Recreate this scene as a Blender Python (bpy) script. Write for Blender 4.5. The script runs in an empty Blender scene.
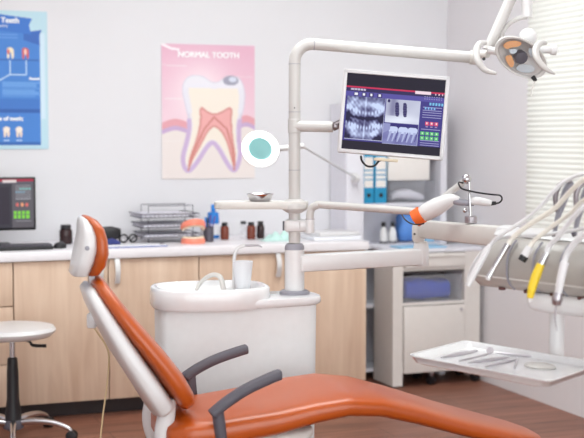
import bpy, bmesh, math, random
import numpy as np
from mathutils import Vector, Matrix
random.seed(7)
SC = bpy.context.scene
COL = SC.collection

# ------------------------------------------------------------------ camera
FPX = 1250.0
CAMZ = 1.47
TH = math.radians(20.5)          # the camera looks 20.5 degrees to the right of the room's depth axis
PT = math.atan(82 / FPX)
RV = Vector((math.cos(TH), -math.sin(TH), 0))
FV = Vector((math.sin(TH), math.cos(TH), 0))
ZV = Vector((0, 0, 1))
cam_d = bpy.data.cameras.new('camera')
cam = bpy.data.objects.new('camera', cam_d)
COL.objects.link(cam)
cam.location = (0, 0, CAMZ)
cam.rotation_euler = (math.pi / 2 - PT, 0, -TH)
cam_d.sensor_width = 36
cam_d.lens = FPX / 584 * 36
cam_d.clip_start = 0.05
cam_d.dof.use_dof = True
cam_d.dof.focus_distance = 5.0
cam_d.dof.aperture_fstop = 2.2
SC.camera = cam

# ------------------------------------------------------------------ world, lights, exposure
SC.view_settings.view_transform = 'Standard'
SC.view_settings.look = 'None'
SC.view_settings.gamma = 1
SC.view_settings.use_curve_mapping = False
SC.view_settings.exposure = 0.0
w = bpy.data.worlds.new('world')
SC.world = w
w.use_nodes = True
bg = w.node_tree.nodes['Background']
bg.inputs[0].default_value = (0.91, 0.97, 0.97, 1)
bg.inputs[1].default_value = 3.85


def area(name, loc, size, power, color, rot):
    l = bpy.data.lights.new(name, 'AREA')
    l.shape = 'RECTANGLE'
    l.size, l.size_y = size
    l.energy = power
    l.color = color
    o = bpy.data.objects.new(name, l)
    o.location = loc
    o.rotation_euler = rot
    COL.objects.link(o)
    return o


area('ceiling_fill_light', (0.3, 4.3, 3.0), (2.0, 2.0), 32, (.94, 1, .97), (0, 0, 0))  # unseen area light added under the ceiling to brighten the room
area('ceiling_fill_light', (2.2, 5.0, 3.0), (1.4, 1.4), 46, (.94, 1, .98), (0, 0, 0))  # second added fill, lifts the rear right of the room
area('window_daylight', (4.5, 4.9, 1.8), (2.6, 2.0), 6, (1, 1, .97), (0, math.radians(90), 0))


# ------------------------------------------------------------------ pixel helpers: where the sight line of a photo point meets a real plane
def ray(px, py):
    u = (px - 292) / FPX
    v = -(py - 219) / FPX
    return RV * u + FV * (math.cos(PT) + v * math.sin(PT)) + ZV * (-math.sin(PT) + v * math.cos(PT))


def W(px, py, D):
    r = ray(px, py)
    return Vector((0, 0, CAMZ)) + r * (D / r.dot(FV))


def WY(px, py, Y):
    r = ray(px, py)
    return Vector((0, 0, CAMZ)) + r * (Y / r.y)


def WX(px, py, X):
    r = ray(px, py)
    return Vector((0, 0, CAMZ)) + r * (X / r.x)


def WZ(px, py, Z):
    r = ray(px, py)
    return Vector((0, 0, CAMZ)) + r * ((Z - CAMZ) / r.z)


def CF(l, D, z=0):
    return RV * l + FV * D + ZV * z


# ------------------------------------------------------------------ materials
def lin(c):
    return tuple(((x / 255 + .055) / 1.055) ** 2.4 if x > 10 else x / 255 / 12.92 for x in c)


def mat(name, rgb, rough=.5, metal=0, var=.03, scale=30, bump=0, alpha=1, trans=0, coat=0, emit=0):
    m = bpy.data.materials.new(name)
    m.use_nodes = True
    nt = m.node_tree
    b = nt.nodes['Principled BSDF']
    c = lin(rgb)
    tc = nt.nodes.new('ShaderNodeTexCoord')
    nz = nt.nodes.new('ShaderNodeTexNoise')
    nz.inputs['Scale'].default_value = scale
    nt.links.new(tc.outputs['Object'], nz.inputs['Vector'])
    mx = nt.nodes.new('ShaderNodeMix')
    mx.data_type = 'RGBA'
    mx.inputs[6].default_value = (*[x * (1 - var) for x in c], 1)
    mx.inputs[7].default_value = (*[min(1, x * (1 + var)) for x in c], 1)
    nt.links.new(nz.outputs[0], mx.inputs[0])
    nt.links.new(mx.outputs[2], b.inputs['Base Color'])
    b.inputs['Roughness'].default_value = rough
    b.inputs['Metallic'].default_value = metal
    b.inputs['Alpha'].default_value = alpha
    b.inputs['Transmission Weight'].default_value = trans
    b.inputs['Coat Weight'].default_value = coat
    b.inputs['Coat Roughness'].default_value = .15
    if emit:
        b.inputs['Emission Color'].default_value = (*c, 1)
        b.inputs['Emission Strength'].default_value = emit
    if bump:
        bp = nt.nodes.new('ShaderNodeBump')
        bp.inputs['Strength'].default_value = bump
        bp.inputs['Distance'].default_value = .002
        nt.links.new(nz.outputs[0], bp.inputs['Height'])
        nt.links.new(bp.outputs[0], b.inputs['Normal'])
    return m


def wood(name, c1, c2, scale, rough, planks=False):
    m = bpy.data.materials.new(name)
    m.use_nodes = True
    nt = m.node_tree
    b = nt.nodes['Principled BSDF']
    tc = nt.nodes.new('ShaderNodeTexCoord')
    mp = nt.nodes.new('ShaderNodeMapping')
    mp.inputs['Scale'].default_value = scale
    nt.links.new(tc.outputs['Object'], mp.inputs[0])
    nz = nt.nodes.new('ShaderNodeTexNoise')
    nz.inputs['Scale'].default_value = 1
    nz.inputs['Detail'].default_value = 6
    nz.inputs['Distortion'].default_value = .6
    nt.links.new(mp.outputs[0], nz.inputs['Vector'])
    cr = nt.nodes.new('ShaderNodeValToRGB')
    cr.color_ramp.elements[0].position = .3
    cr.color_ramp.elements[1].position = .7
    cr.color_ramp.elements[0].color = (*lin(c1), 1)
    cr.color_ramp.elements[1].color = (*lin(c2), 1)
    nt.links.new(nz.outputs[0], cr.inputs[0])
    last = cr.outputs[0]
    if planks:
        br = nt.nodes.new('ShaderNodeTexBrick')
        br.inputs['Scale'].default_value = 1
        br.inputs['Brick Width'].default_value = 1.3
        br.inputs['Row Height'].default_value = .19
        br.inputs['Mortar Size'].default_value = .003
        br.inputs['Color1'].default_value = (.82, .82, .82, 1)
        br.inputs['Color2'].default_value = (1, 1, 1, 1)
        br.inputs['Mortar'].default_value = (.45, .42, .4, 1)
        nt.links.new(tc.outputs['Object'], br.inputs['Vector'])
        mx = nt.nodes.new('ShaderNodeMix')
        mx.data_type = 'RGBA'
        mx.blend_type = 'MULTIPLY'
        mx.inputs[0].default_value = 1
        nt.links.new(last, mx.inputs[6])
        nt.links.new(br.outputs[0], mx.inputs[7])
        last = mx.outputs[2]
    nt.links.new(last, b.inputs['Base Color'])
    b.inputs['Roughness'].default_value = rough
    return m


def shade_mat(name, rgb, tfac):
    m = bpy.data.materials.new(name)
    m.use_nodes = True
    nt = m.node_tree
    out = nt.nodes['Material Output']
    d = nt.nodes.new('ShaderNodeBsdfDiffuse')
    t = nt.nodes.new('ShaderNodeBsdfTranslucent')
    c = (*lin(rgb), 1)
    d.inputs[0].default_value = c
    t.inputs[0].default_value = c
    mx = nt.nodes.new('ShaderNodeMixShader')
    mx.inputs[0].default_value = tfac
    nt.links.new(d.outputs[0], mx.inputs[1])
    nt.links.new(t.outputs[0], mx.inputs[2])
    nt.links.new(mx.outputs[0], out.inputs[0])
    return m


def clear_mat(name, rgb, fac):
    """thin clear plastic or glass: mostly lets light straight through"""
    m = bpy.data.materials.new(name)
    m.use_nodes = True
    nt = m.node_tree
    out = nt.nodes['Material Output']
    b = nt.nodes['Principled BSDF']
    b.inputs['Base Color'].default_value = (*lin(rgb), 1)
    b.inputs['Roughness'].default_value = .15
    t = nt.nodes.new('ShaderNodeBsdfTransparent')
    mx = nt.nodes.new('ShaderNodeMixShader')
    mx.inputs[0].default_value = fac
    nt.links.new(t.outputs[0], mx.inputs[1])
    nt.links.new(b.outputs[0], mx.inputs[2])
    nt.links.new(mx.outputs[0], out.inputs[0])
    return m


def print_mat(name, emit=0.0, rough=.5):
    """printed paper (emit 0) or a lit screen (emit > 0): colours come from the printed/displayed picture"""
    m = bpy.data.materials.new(name)
    m.use_nodes = True
    nt = m.node_tree
    b = nt.nodes['Principled BSDF']
    a = nt.nodes.new('ShaderNodeVertexColor')
    a.layer_name = 'print'
    b.inputs['Roughness'].default_value = rough
    if emit:
        b.inputs['Base Color'].default_value = (.003, .002, .005, 1)
        b.inputs['Specular IOR Level'].default_value = .12
        nt.links.new(a.outputs[0], b.inputs['Emission Color'])
        b.inputs['Emission Strength'].default_value = emit
    else:
        nt.links.new(a.outputs[0], b.inputs['Base Color'])
    return m


M = dict(
    white=mat('white_plastic', (222, 220, 221), .32, coat=.3),
    cream=mat('cream_plastic', (212, 208, 204), .38),
    enamel=mat('white_enamel', (228, 227, 229), .15, coat=.6),
    body=mat('matt_white_body', (232, 235, 237), .45),
    pipe=mat('ivory_pipe', (198, 194, 192), .32, coat=.2),
    orange=mat('orange_upholstery', (182, 80, 18), .36, var=.05, scale=200, bump=.1, coat=.25),
    orange_band=mat('orange_rubber', (240, 110, 45), .5),
    arm=mat('dark_grey_rubber', (84, 80, 90), .5, bump=.2, scale=300),
    grey=mat('grey_plastic', (150, 148, 158), .5),
    unitgrey=mat('warm_grey_plastic', (176, 170, 165), .4),
    black=mat('black_plastic', (28, 26, 30), .4),
    chrome=mat('chrome', (200, 197, 200), .18, metal=1),
    steel=mat('brushed_steel', (176, 170, 175), .35, metal=1),
    darksteel=mat('dark_steel', (140, 132, 136), .3, metal=1),
    wall=mat('painted_wall', (226, 224, 228), .8, var=.015, scale=4, bump=.05),
    wall_r=mat('painted_wall_grey', (230, 226, 229), .8, var=.015, scale=4, bump=.05),
    ceil=mat('ceiling_paint', (240, 238, 240), .9),
    floor=wood('floor_laminate', (118, 76, 62), (158, 106, 86), (2.2, 22, 2), .42, True),
    wood=wood('pale_wood', (206, 174, 150), (228, 202, 180), (16, 16, 1.3), .5),
    top=mat('white_worktop', (238, 234, 238), .35),
    kick=mat('dark_plinth', (52, 44, 46), .6),
    cab=mat('beige_grey_metal', (220, 213, 209), .45),
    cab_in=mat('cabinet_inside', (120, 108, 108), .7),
    shelf=mat('white_shelf_board', (226, 224, 232), .5),
    clear=clear_mat('clear_plastic', (225, 225, 235), .10),
    glass=clear_mat('window_glass', (230, 235, 240), .12),
    bluecloth=mat('blue_cloth', (28, 64, 168), .85, var=.25, scale=14),
    bag=mat('blue_bag', (88, 140, 215), .5, var=.2, scale=18),
    binder=mat('teal_blue_binder', (36, 150, 196), .45),
    label=mat('paper_label', (238, 232, 228), .7),
    paper=mat('white_paper', (236, 236, 242), .7),
    greypaper=mat('pale_grey_paper', (214, 212, 222), .7, var=.08),  # one even pale grey, also used for the folded cloth
    brown=mat('brown_glass', (122, 58, 42), .2, var=.1),
    darkbrown=mat('dark_brown_glass', (50, 28, 30), .2),
    gum=mat('pink_gum_resin', (246, 142, 118), .4, var=.1, scale=60),
    tooth=mat('ivory_resin', (244, 226, 200), .3),
    blue=mat('blue_liquid', (40, 130, 215), .25),
    purple=mat('violet_pen', (92, 78, 160), .4),
    mesh=mat('dark_mesh_metal', (96, 92, 104), .4, metal=.5),
    tulle=mat('mint_tulle', (196, 228, 222), .8, var=.08),
    yellow=mat('yellow_silicone', (238, 205, 50), .4),
    hose=mat('ivory_hose', (228, 222, 212), .35),
    hose2=mat('grey_white_hose', (222, 220, 222), .3),
    ringlight=mat('lamp_ring_glow', (255, 253, 250), .4, emit=1.6),
    teal=mat('teal_lens', (122, 172, 173), .3, emit=.08),
    refl=mat('reflector_mirror', (226, 220, 218), .5, metal=.25),
    amber=mat('amber_colour', (222, 166, 122), .2),
    lightpatch=mat('pale_light_patch', (214, 226, 236), .2, metal=.3),  # stands for patches of light in the lamp reflector
    beige=mat('beige_cord', (205, 180, 140), .5),
    darkscreen=mat('screen_off_grey', (64, 62, 70), .3, emit=.5),
    lightblue=mat('light_blue_plastic', (150, 195, 225), .4),
    txtwhite=mat('white_print', (244, 246, 250), .6),
    txtpink=mat('pale_pink_print', (255, 250, 252), .6),
    blind=shade_mat('pleated_shade_fabric', (228, 227, 222), .11),
    print=print_mat('printed_poster'),
    screen=print_mat('lit_screen', 1.0, .25),
)


# ------------------------------------------------------------------ mesh building
class MB:
    def __init__(s):
        s.v, s.f = [], []

    def add(s, verts, faces):
        o = len(s.v)
        s.v += [Vector(p) for p in verts]
        s.f += [tuple(i + o for i in f) for f in faces]
        return s

    def rings(s, rings, cap=True, closed=False):
        n = len(rings[0])
        vs = [p for r in rings for p in r]
        fs = []
        m = len(rings)
        for i in range(m if closed else m - 1):
            for j in range(n):
                a, b = i * n + j, i * n + (j + 1) % n
                c, d = ((i + 1) % m) * n + (j + 1) % n, ((i + 1) % m) * n + j
                fs.append((a, b, c, d))
        if cap and not closed:
            fs.append(tuple(range(n))[::-1])
            fs.append(tuple((m - 1) * n + j for j in range(n)))
        return s.add(vs, fs)

    def box(s, c, size, ax=(Vector((1, 0, 0)), Vector((0, 1, 0)), Vector((0, 0, 1))), bev=0.0):
        c = Vector(c)
        X, Y, Z = ax
        h = [x / 2 for x in size]
        if bev <= 0:
            vs = [c + X * (h[0] * i) + Y * (h[1] * j) + Z * (h[2] * k) for k in (-1, 1) for i, j in ((-1, -1), (1, -1), (1, 1), (-1, 1))]
            return s.add(vs, [(3, 2, 1, 0), (4, 5, 6, 7), (0, 1, 5, 4), (1, 2, 6, 5), (2, 3, 7, 6), (3, 0, 4, 7)])
        bev = min(bev, min(h) * .98)
        rs = []
        for zz, ins in ((-h[2], bev), (-h[2] + bev * .3, bev * .3), (-h[2] + bev, 0), (h[2] - bev, 0), (h[2] - bev * .3, bev * .3), (h[2], bev)):
            r = []
            hx, hy = h[0] - ins, h[1] - ins
            cr = max(bev - ins, bev * .15)
            for cx, cy, a0 in ((1, 1, 0), (-1, 1, 90), (-1, -1, 180), (1, -1, 270)):
                for q in range(4):
                    a = math.radians(a0 + q * 30)
                    r.append(c + X * (cx * (hx - cr) + cr * math.cos(a)) + Y * (cy * (hy - cr) + cr * math.sin(a)) + Z * zz)
            rs.append(r)
        return s.rings(rs)

    def tube(s, pts, rad, seg=14, smooth=0, cap=True):
        pts = [Vector(p) for p in pts]
        if not hasattr(rad, '__len__'):
            rad = [rad] * len(pts)
        if smooth:
            P, Rr = [], []
            n = len(pts)
            for i in range(n - 1):
                p0, p1, p2, p3 = pts[max(i - 1, 0)], pts[i], pts[i + 1], pts[min(i + 2, n - 1)]
                for q in range(smooth):
                    t = q / smooth
                    P.append(.5 * ((2 * p1) + (p2 - p0) * t + (2 * p0 - 5 * p1 + 4 * p2 - p3) * t * t + (3 * p1 - p0 - 3 * p2 + p3) * t ** 3))
                    Rr.append(rad[i] * (1 - t) + rad[i + 1] * t)
            P.append(pts[-1])
            Rr.append(rad[-1])
            pts, rad = P, Rr
        n = len(pts)
        rs = []
        nrm = None
        for i in range(n):
            t = (pts[min(i + 1, n - 1)] - pts[max(i - 1, 0)])
            if t.length < 1e-9:
                t = Vector((0, 0, 1))
            t.normalize()
            if nrm is None:
                nrm = t.orthogonal().normalized()
            else:
                nrm = (nrm - t * nrm.dot(t))
                if nrm.length < 1e-6:
                    nrm = t.orthogonal()
                nrm.normalize()
            b = t.cross(nrm)
            rs.append([pts[i] + (nrm * math.cos(2 * math.pi * k / seg) + b * math.sin(2 * math.pi * k / seg)) * rad[i] for k in range(seg)])
        return s.rings(rs, cap)

    def lathe(s, prof, o, axis=(0, 0, 1), seg=28, ex=1.0, xdir=None, cap=True):
        """prof: (radius, height) pairs from the bottom up"""
        o = Vector(o)
        ax = Vector(axis).normalized()
        x = Vector(xdir) if xdir else ax.orthogonal()
        x = (x - ax * x.dot(ax)).normalized()
        y = ax.cross(x)
        rs = [[o + ax * h + (x * (math.cos(2 * math.pi * k / seg) * ex) + y * math.sin(2 * math.pi * k / seg)) * max(r, 1e-4) for k in range(seg)] for r, h in prof]
        return s.rings(rs, cap)

    def ball(s, c, r, seg=20):
        prof = [(r * math.sin(math.pi * i / 12), -r * math.cos(math.pi * i / 12)) for i in range(13)]
        return s.lathe(prof, c, seg=seg)

    def prism(s, poly, fn, t0, t1):
        """poly of 2D points, fn(u, v, t) -> world"""
        a = [fn(u, v, t0) for u, v in poly]
        b = [fn(u, v, t1) for u, v in poly]
        return s.rings([a, b])

    def torus(s, c, axis, R, r, seg=36, sub=10, ex=1.0, xdir=None, a0=0, a1=360):
        c = Vector(c)
        ax = Vector(axis).normalized()
        x = Vector(xdir) if xdir else ax.orthogonal()
        x = (x - ax * x.dot(ax)).normalized()
        y = ax.cross(x)
        full = abs(a1 - a0) >= 360
        rs = []
        for i in range(seg if full else seg + 1):
            a = math.radians(a0 + (a1 - a0) * i / seg)
            p = c + x * (math.cos(a) * R * ex) + y * (math.sin(a) * R)
            d = (x * math.cos(a) + y * math.sin(a))
            rs.append([p + d * (r * math.cos(2 * math.pi * k / sub)) + ax * (r * math.sin(2 * math.pi * k / sub)) for k in range(sub)])
        return s.rings(rs, cap=not full, closed=full)


def link(name, mb, m, parent=None, off=Vector((0, 0, 0)), smooth=True, angle=40):
    me = bpy.data.meshes.new(name)
    me.from_pydata([v - off for v in mb.v], [], mb.f)
    bm = bmesh.new()
    bm.from_mesh(me)
    bmesh.ops.recalc_face_normals(bm, faces=bm.faces)
    if smooth:
        for f in bm.faces:
            f.smooth = True
        for e in bm.edges:
            if len(e.link_faces) == 2 and e.calc_face_angle(0) > math.radians(angle):
                e.smooth = False
    bm.to_mesh(me)
    bm.free()
    me.materials.append(m)
    o = bpy.data.objects.new(name, me)
    COL.objects.link(o)
    if parent:
        o.parent = parent
    else:
        o.location = off
    return o


class Thing:
    """an Empty at the thing's base that carries its parts; part meshes are given in world coordinates"""

    def __init__(s, name, label, cat, loc, group=None):
        s.o = bpy.data.objects.new(name, None)
        s.o.empty_display_size = .05
        COL.objects.link(s.o)
        s.loc = Vector(loc)
        s.o.location = s.loc
        s.o['label'] = label
        s.o['category'] = cat
        if group:
            s.o['group'] = group

    def part(s, name, mb, m, parent=None, label=None, angle=40):
        o = link(name, mb, m, parent or s.o, s.loc, angle=angle)
        if label:
            o['label'] = label
        return o


def single(name, mb, m, label, cat, group=None, loc=None):
    if loc is None:
        xs = [v.x for v in mb.v]; ys = [v.y for v in mb.v]; zs = [v.z for v in mb.v]
        loc = Vector(((min(xs) + max(xs)) / 2, (min(ys) + max(ys)) / 2, min(zs)))
    o = link(name, mb, m, None, Vector(loc))
    o['label'] = label
    o['category'] = cat
    if group:
        o['group'] = group
    return o


def struct(name, mb, m, parent=None):
    o = link(name, mb, m, parent)
    if not parent:
        o['kind'] = 'structure'
    return o


def duplicate(root, loc, label, group=None):
    r = root.copy()
    COL.objects.link(r)
    r.location = loc
    r['label'] = label
    if group:
        r['group'] = group
    for ch in list(root.children):
        c = ch.copy(); COL.objects.link(c); c.parent = r
        for g in list(ch.children):
            d = g.copy(); COL.objects.link(d); d.parent = c
    return r


def loft(stations, fn, n=28, ex=3.0, mbx=None):
    """stations: (t, centre_h, half_w, thick[, dish]); fn(t, w, h) -> world. rounded rectangle sections"""
    rs = []
    for st in stations:
        t, ch, hw, th = st[:4]
        dish = st[4] if len(st) > 4 else 0
        r = []
        for k in range(n):
            a = 2 * math.pi * k / n
            ca, sa = math.cos(a), math.sin(a)
            x = math.copysign(abs(ca) ** (2 / ex), ca)
            y = math.copysign(abs(sa) ** (2 / ex), sa)
            h = ch + y * th / 2
            if y > 0:
                h -= dish * (1 - x * x)
            r.append(fn(t, x * hw, h))
        rs.append(r)
    return (mbx or MB()).rings(rs)


def text_part(name, body, size, m, parent, P, ux, uy, align='CENTER', bold=0.0, off=.0015):
    c = bpy.data.curves.new(name, 'FONT')
    c.body = body
    c.size = size
    c.align_x = align
    c.align_y = 'CENTER'
    c.extrude = 0
    tmp = bpy.data.objects.new(name, c)
    me = bpy.data.meshes.new_from_object(tmp)
    bpy.data.objects.remove(tmp)
    o = bpy.data.objects.new(name, me)
    COL.objects.link(o)
    base_v = [v.co.copy() for v in me.vertices]
    base_f = [tuple(p_.vertices) for p_ in me.polygons]
    vv, ff = [], []
    for sx_, sy_, sz_ in ((0, 0, 0), (-1, .5, .0003), (1, .5, .0006), (-.5, -.6, .0009), (.5, -.6, .0012)):
        o_ = len(vv)
        vv += [v + Vector((sx_ * bold, sy_ * bold, sz_)) for v in base_v]
        ff += [tuple(i + o_ for i in f) for f in base_f]
    me = bpy.data.meshes.new(name)
    me.from_pydata(vv, [], ff)
    o.data = me
    me.materials.clear()
    me.materials.append(m)
    n = ux.cross(uy)
    mt = Matrix((ux, uy, n)).transposed().to_4x4()
    mt.translation = P + n * off
    o.matrix_world = mt
    o.parent = parent
    o.matrix_parent_inverse = Matrix.Identity(4)
    mt2 = mt.copy()
    mt2.translation = mt.translation - parent_world(parent)
    o.matrix_basis = mt2
    return o


def parent_world(o):
    p = Vector((0, 0, 0))
    while o:
        p += o.location
        o = o.parent
    return p


def picture(name, P0, ux, uy, w, h, nx, ny, fn, m, parent, off):
    """flat picture surface: P0 top-left corner, ux right, uy down, colours from fn(U, V) (numpy, sRGB 0-255)"""
    U, V = np.meshgrid(np.linspace(0, 1, nx), np.linspace(0, 1, ny))
    rgb = fn(U, V)
    vs = []
    for j in range(ny):
        for i in range(nx):
            vs.append(P0 + ux * (w * i / (nx - 1)) + uy * (h * j / (ny - 1)) - off)
    fs = [(j * nx + i, (j + 1) * nx + i, (j + 1) * nx + i + 1, j * nx + i + 1) for j in range(ny - 1) for i in range(nx - 1)]
    me = bpy.data.meshes.new(name)
    me.from_pydata(vs, [], fs)
    att = me.color_attributes.new('print', 'FLOAT_COLOR', 'POINT')
    c = np.clip(rgb.reshape(-1, 3) / 255, 0, 1)
    c = np.where(c > .04045, ((c + .055) / 1.055) ** 2.4, c / 12.92)
    att.data.foreach_set('color', np.concatenate([c, np.ones((len(c), 1))], 1).astype('f').ravel())
    me.materials.append(m)
    o = bpy.data.objects.new(name, me)
    COL.objects.link(o)
    o.parent = parent
    return o


def inpoly(X, Y, poly):
    r = np.zeros(X.shape, bool)
    n = len(poly)
    for i in range(n):
        x1, y1 = poly[i]
        x2, y2 = poly[(i + 1) % n]
        if y1 == y2:
            continue
        c = ((y1 > Y) != (y2 > Y)) & (X < (x2 - x1) * (Y - y1) / (y2 - y1) + x1)
        r ^= c
    return r


def distline(X, Y, pts):
    d = np.full(X.shape, 1e9)
    for (x1, y1), (x2, y2) in zip(pts[:-1], pts[1:]):
        L = (x2 - x1) ** 2 + (y2 - y1) ** 2 + 1e-9
        t = np.clip(((X - x1) * (x2 - x1) + (Y - y1) * (y2 - y1)) / L, 0, 1)
        d = np.minimum(d, np.hypot(X - x1 - t * (x2 - x1), Y - y1 - t * (y2 - y1)))
    return d


def smoothpoly(pts, it=2):
    for _ in range(it):
        q = []
        for i in range(len(pts)):
            a, b = pts[i], pts[(i + 1) % len(pts)]
            q += [(.75 * a[0] + .25 * b[0], .75 * a[1] + .25 * b[1]), (.25 * a[0] + .75 * b[0], .25 * a[1] + .75 * b[1])]
        pts = q
    return pts


XA = (Vector((1, 0, 0)), Vector((0, 1, 0)), Vector((0, 0, 1)))

# ================================================================== THE ROOM
YW, YC, XR, XL, CH = 7.10, 6.46, 3.70, -1.6, 3.10
CT = .883                                   # worktop height
struct('floor', MB().box(((XL + XR) / 2, 3.1, -.05), (XR - XL + .2, 8.4, .1)), M['floor'])
struct('ceiling', MB().box(((XL + XR) / 2, 3.1, CH + .05), (XR - XL + .2, 8.4, .1)), M['ceil'])
struct('wall_back', MB().box(((XL + XR) / 2, YW + .06, CH / 2), (XR - XL + .2, .12, CH)), M['wall'])
struct('wall_left', MB().box((XL - .06, 3.1, CH / 2), (.12, 7.95, CH)), M['wall'])
# right wall with the window opening
wy1 = WX(532.5, 120, XR).y
wy0, wz0, wz1 = wy1 - 2.4, .88, 2.55
rw = MB()
rw.box((XR + .06, (wy1 + YW) / 2, CH / 2), (.12, YW - wy1, CH))
rw.box((XR + .06, (-1.0 + wy0) / 2, CH / 2), (.12, wy0 + 1.0, CH))
rw.box((XR + .06, (wy0 + wy1) / 2, wz0 / 2), (.12, wy1 - wy0, wz0))
rw.box((XR + .06, (wy0 + wy1) / 2, (wz1 + CH) / 2), (.12, wy1 - wy0, CH - wz1))
struct('wall_right', rw, M['wall_r'])
wf = MB()
for yy in (wy0 + .025, wy1 - .025, (wy0 + wy1) / 2, wy1 - .55):
    wf.box((XR + .07, yy, (wz0 + wz1) / 2), (.05, .05, wz1 - wz0))
for zz in (wz0 + .025, wz1 - .025):
    wf.box((XR + .07, (wy0 + wy1) / 2, zz), (.05, wy1 - wy0, .05))
win = struct('window_1', wf, M['white'])
link('pane', MB().box((XR + .075, (wy0 + wy1) / 2, (wz0 + wz1) / 2), (.006, wy1 - wy0 - .06, wz1 - wz0 - .06)), M['glass'], win)
# pleated shade
bl = Thing('pleated_blind', 'white pleated window shade drawn down beside the dental instrument unit', 'blind', (XR - .03, (wy0 + wy1) / 2, wz0 - .02))
prof = []
npl = 60
for i in range(npl * 2 + 1):
    z = wz0 - .01 + (wz1 + .03 - wz0) * i / (npl * 2)
    prof.append((XR - .024 - (.0045 if i % 2 else 0), z))
a, b2 = wy0 - .02, wy1 + .012
vs, fs = [], []
for i, (x, z) in enumerate(prof):
    e = .006 if i % 2 else -.004
    vs += [(x, a, z), (x, b2 + e, z)]
for i in range(len(prof) - 1):
    fs.append((2 * i, 2 * i + 1, 2 * i + 3, 2 * i + 2))
bl.part('shade', MB().add(vs, fs), M['blind'], angle=10)
bl.part('bottom_rail', MB().box((XR - .032, (a + b2) / 2, wz0 - .02), (.03, b2 - a, .018), bev=.004), M['white'])
bl.part('head_rail', MB().box((XR - .032, (a + b2) / 2, wz1 + .04), (.05, b2 - a, .04), bev=.006), M['white'])

# ================================================================== BACK COUNTER
def cx(px, Y=YC):
    return WY(px, 255, Y).x

seams = [cx(13) - .45, cx(13), cx(108), cx(199), cx(285), cx(367)]
x_end = seams[-1]


def cabinet_carcass(x0, x1, lab):
    t = Thing('base_cabinet', lab, 'cabinet', ((x0 + x1) / 2, YC + .3, 0))
    t.part('body', MB().box(((x0 + x1) / 2, (YC + .025 + YW - .01) / 2, .457), (x1 - x0 - .003, YW - .01 - YC - .025, .748)), M['wood'])
    t.part('plinth', MB().box(((x0 + x1) / 2, (YC + .07 + YW - .01) / 2, .041), (x1 - x0 - .003, YW - .01 - YC - .07, .08)), M['kick'])
    return t


def hbar(x, z0, z1, y):
    mb = MB()
    rs = []
    for i in range(11):
        q = i / 10
        rs.append(Vector((x, y - .012 - .022 * math.sin(math.pi * q), z0 + (z1 - z0) * q)))
    mb2 = MB()
    for p in (0,):
        pass
    rings = []
    for p in rs:
        rings.append([p + Vector((sx * .013, sy * .005, 0)) for sx, sy in ((-1, -1), (1, -1), (1, 1), (-1, 1))])
    mb.rings(rings)
    for z in (z0 + .008, z1 - .008):
        mb.box((x, y - .006, z), (.02, .02, .016))
    return mb


dc = cabinet_carcass(seams[0], seams[1], 'pale wood drawer cabinet under the counter behind the white stool')
for z0, z1 in ((.085, .30), (.305, .60), (.605, .828)):
    d = dc.part('drawer', MB().box(((seams[0] + seams[1]) / 2, YC + .012, (z0 + z1) / 2), (seams[1] - seams[0] - .006, .02, z1 - z0), bev=.002), M['wood'])
    mb = MB().box((seams[0] + .12, YC - .01, (z0 + z1) / 2), (.12, .02, .012), bev=.003)
    dc.part('handle', mb, M['white'], d)
for i0, lab in ((1, 'pale wood double-door cabinet behind the orange headrest'), (3, 'pale wood double-door cabinet at the counter end, behind the white swivel post')):
    t = cabinet_carcass(seams[i0], seams[i0 + 2], lab)
    for k in (0, 1):
        x0, x1 = seams[i0 + k], seams[i0 + k + 1]
        d = t.part('door', MB().box(((x0 + x1) / 2, YC + .012, .457), (x1 - x0 - .006, .02, .742), bev=.002), M['wood'])
        hx = (x1 - .045) if k == 0 else (x0 + .045)
        t.part('handle', hbar(hx, .70, .83, YC), M['white'], d)
single('worktop', MB().box(((seams[0] + x_end) / 2, (YC - .02 + YW - .002) / 2, CT - .025), (x_end - seams[0] + .01, YW - .002 - YC + .02, .05), bev=.006),
       M['top'], 'long white worktop running over the pale wood cabinets', 'counter')


# ---- posters on the back wall
def poster(name, label, pxl, pxr, pyt, pyb, fn, nx, ny):
    A_ = WY(pxl, pyt, YW); B_ = WY(pxr, pyb, YW)
    w_, h_ = B_.x - A_.x, A_.z - B_.z
    t = Thing(name, label, 'poster', (A_.x + w_ / 2, YW - .004, B_.z))
    t.part('sheet', MB().box((A_.x + w_ / 2, YW - .0035, B_.z + h_ / 2), (w_, .004, h_)), M['paper'])
    P0 = Vector((A_.x, YW - .0065, A_.z))
    picture('printed_picture', P0, Vector((1, 0, 0)), Vector((0, 0, -1)), w_, h_, nx, ny, fn, M['print'], t.o, t.loc)
    return t, P0, w_, h_


PL, PR, PTp, PB = 161, 254.5, 43.5, 178


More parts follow.
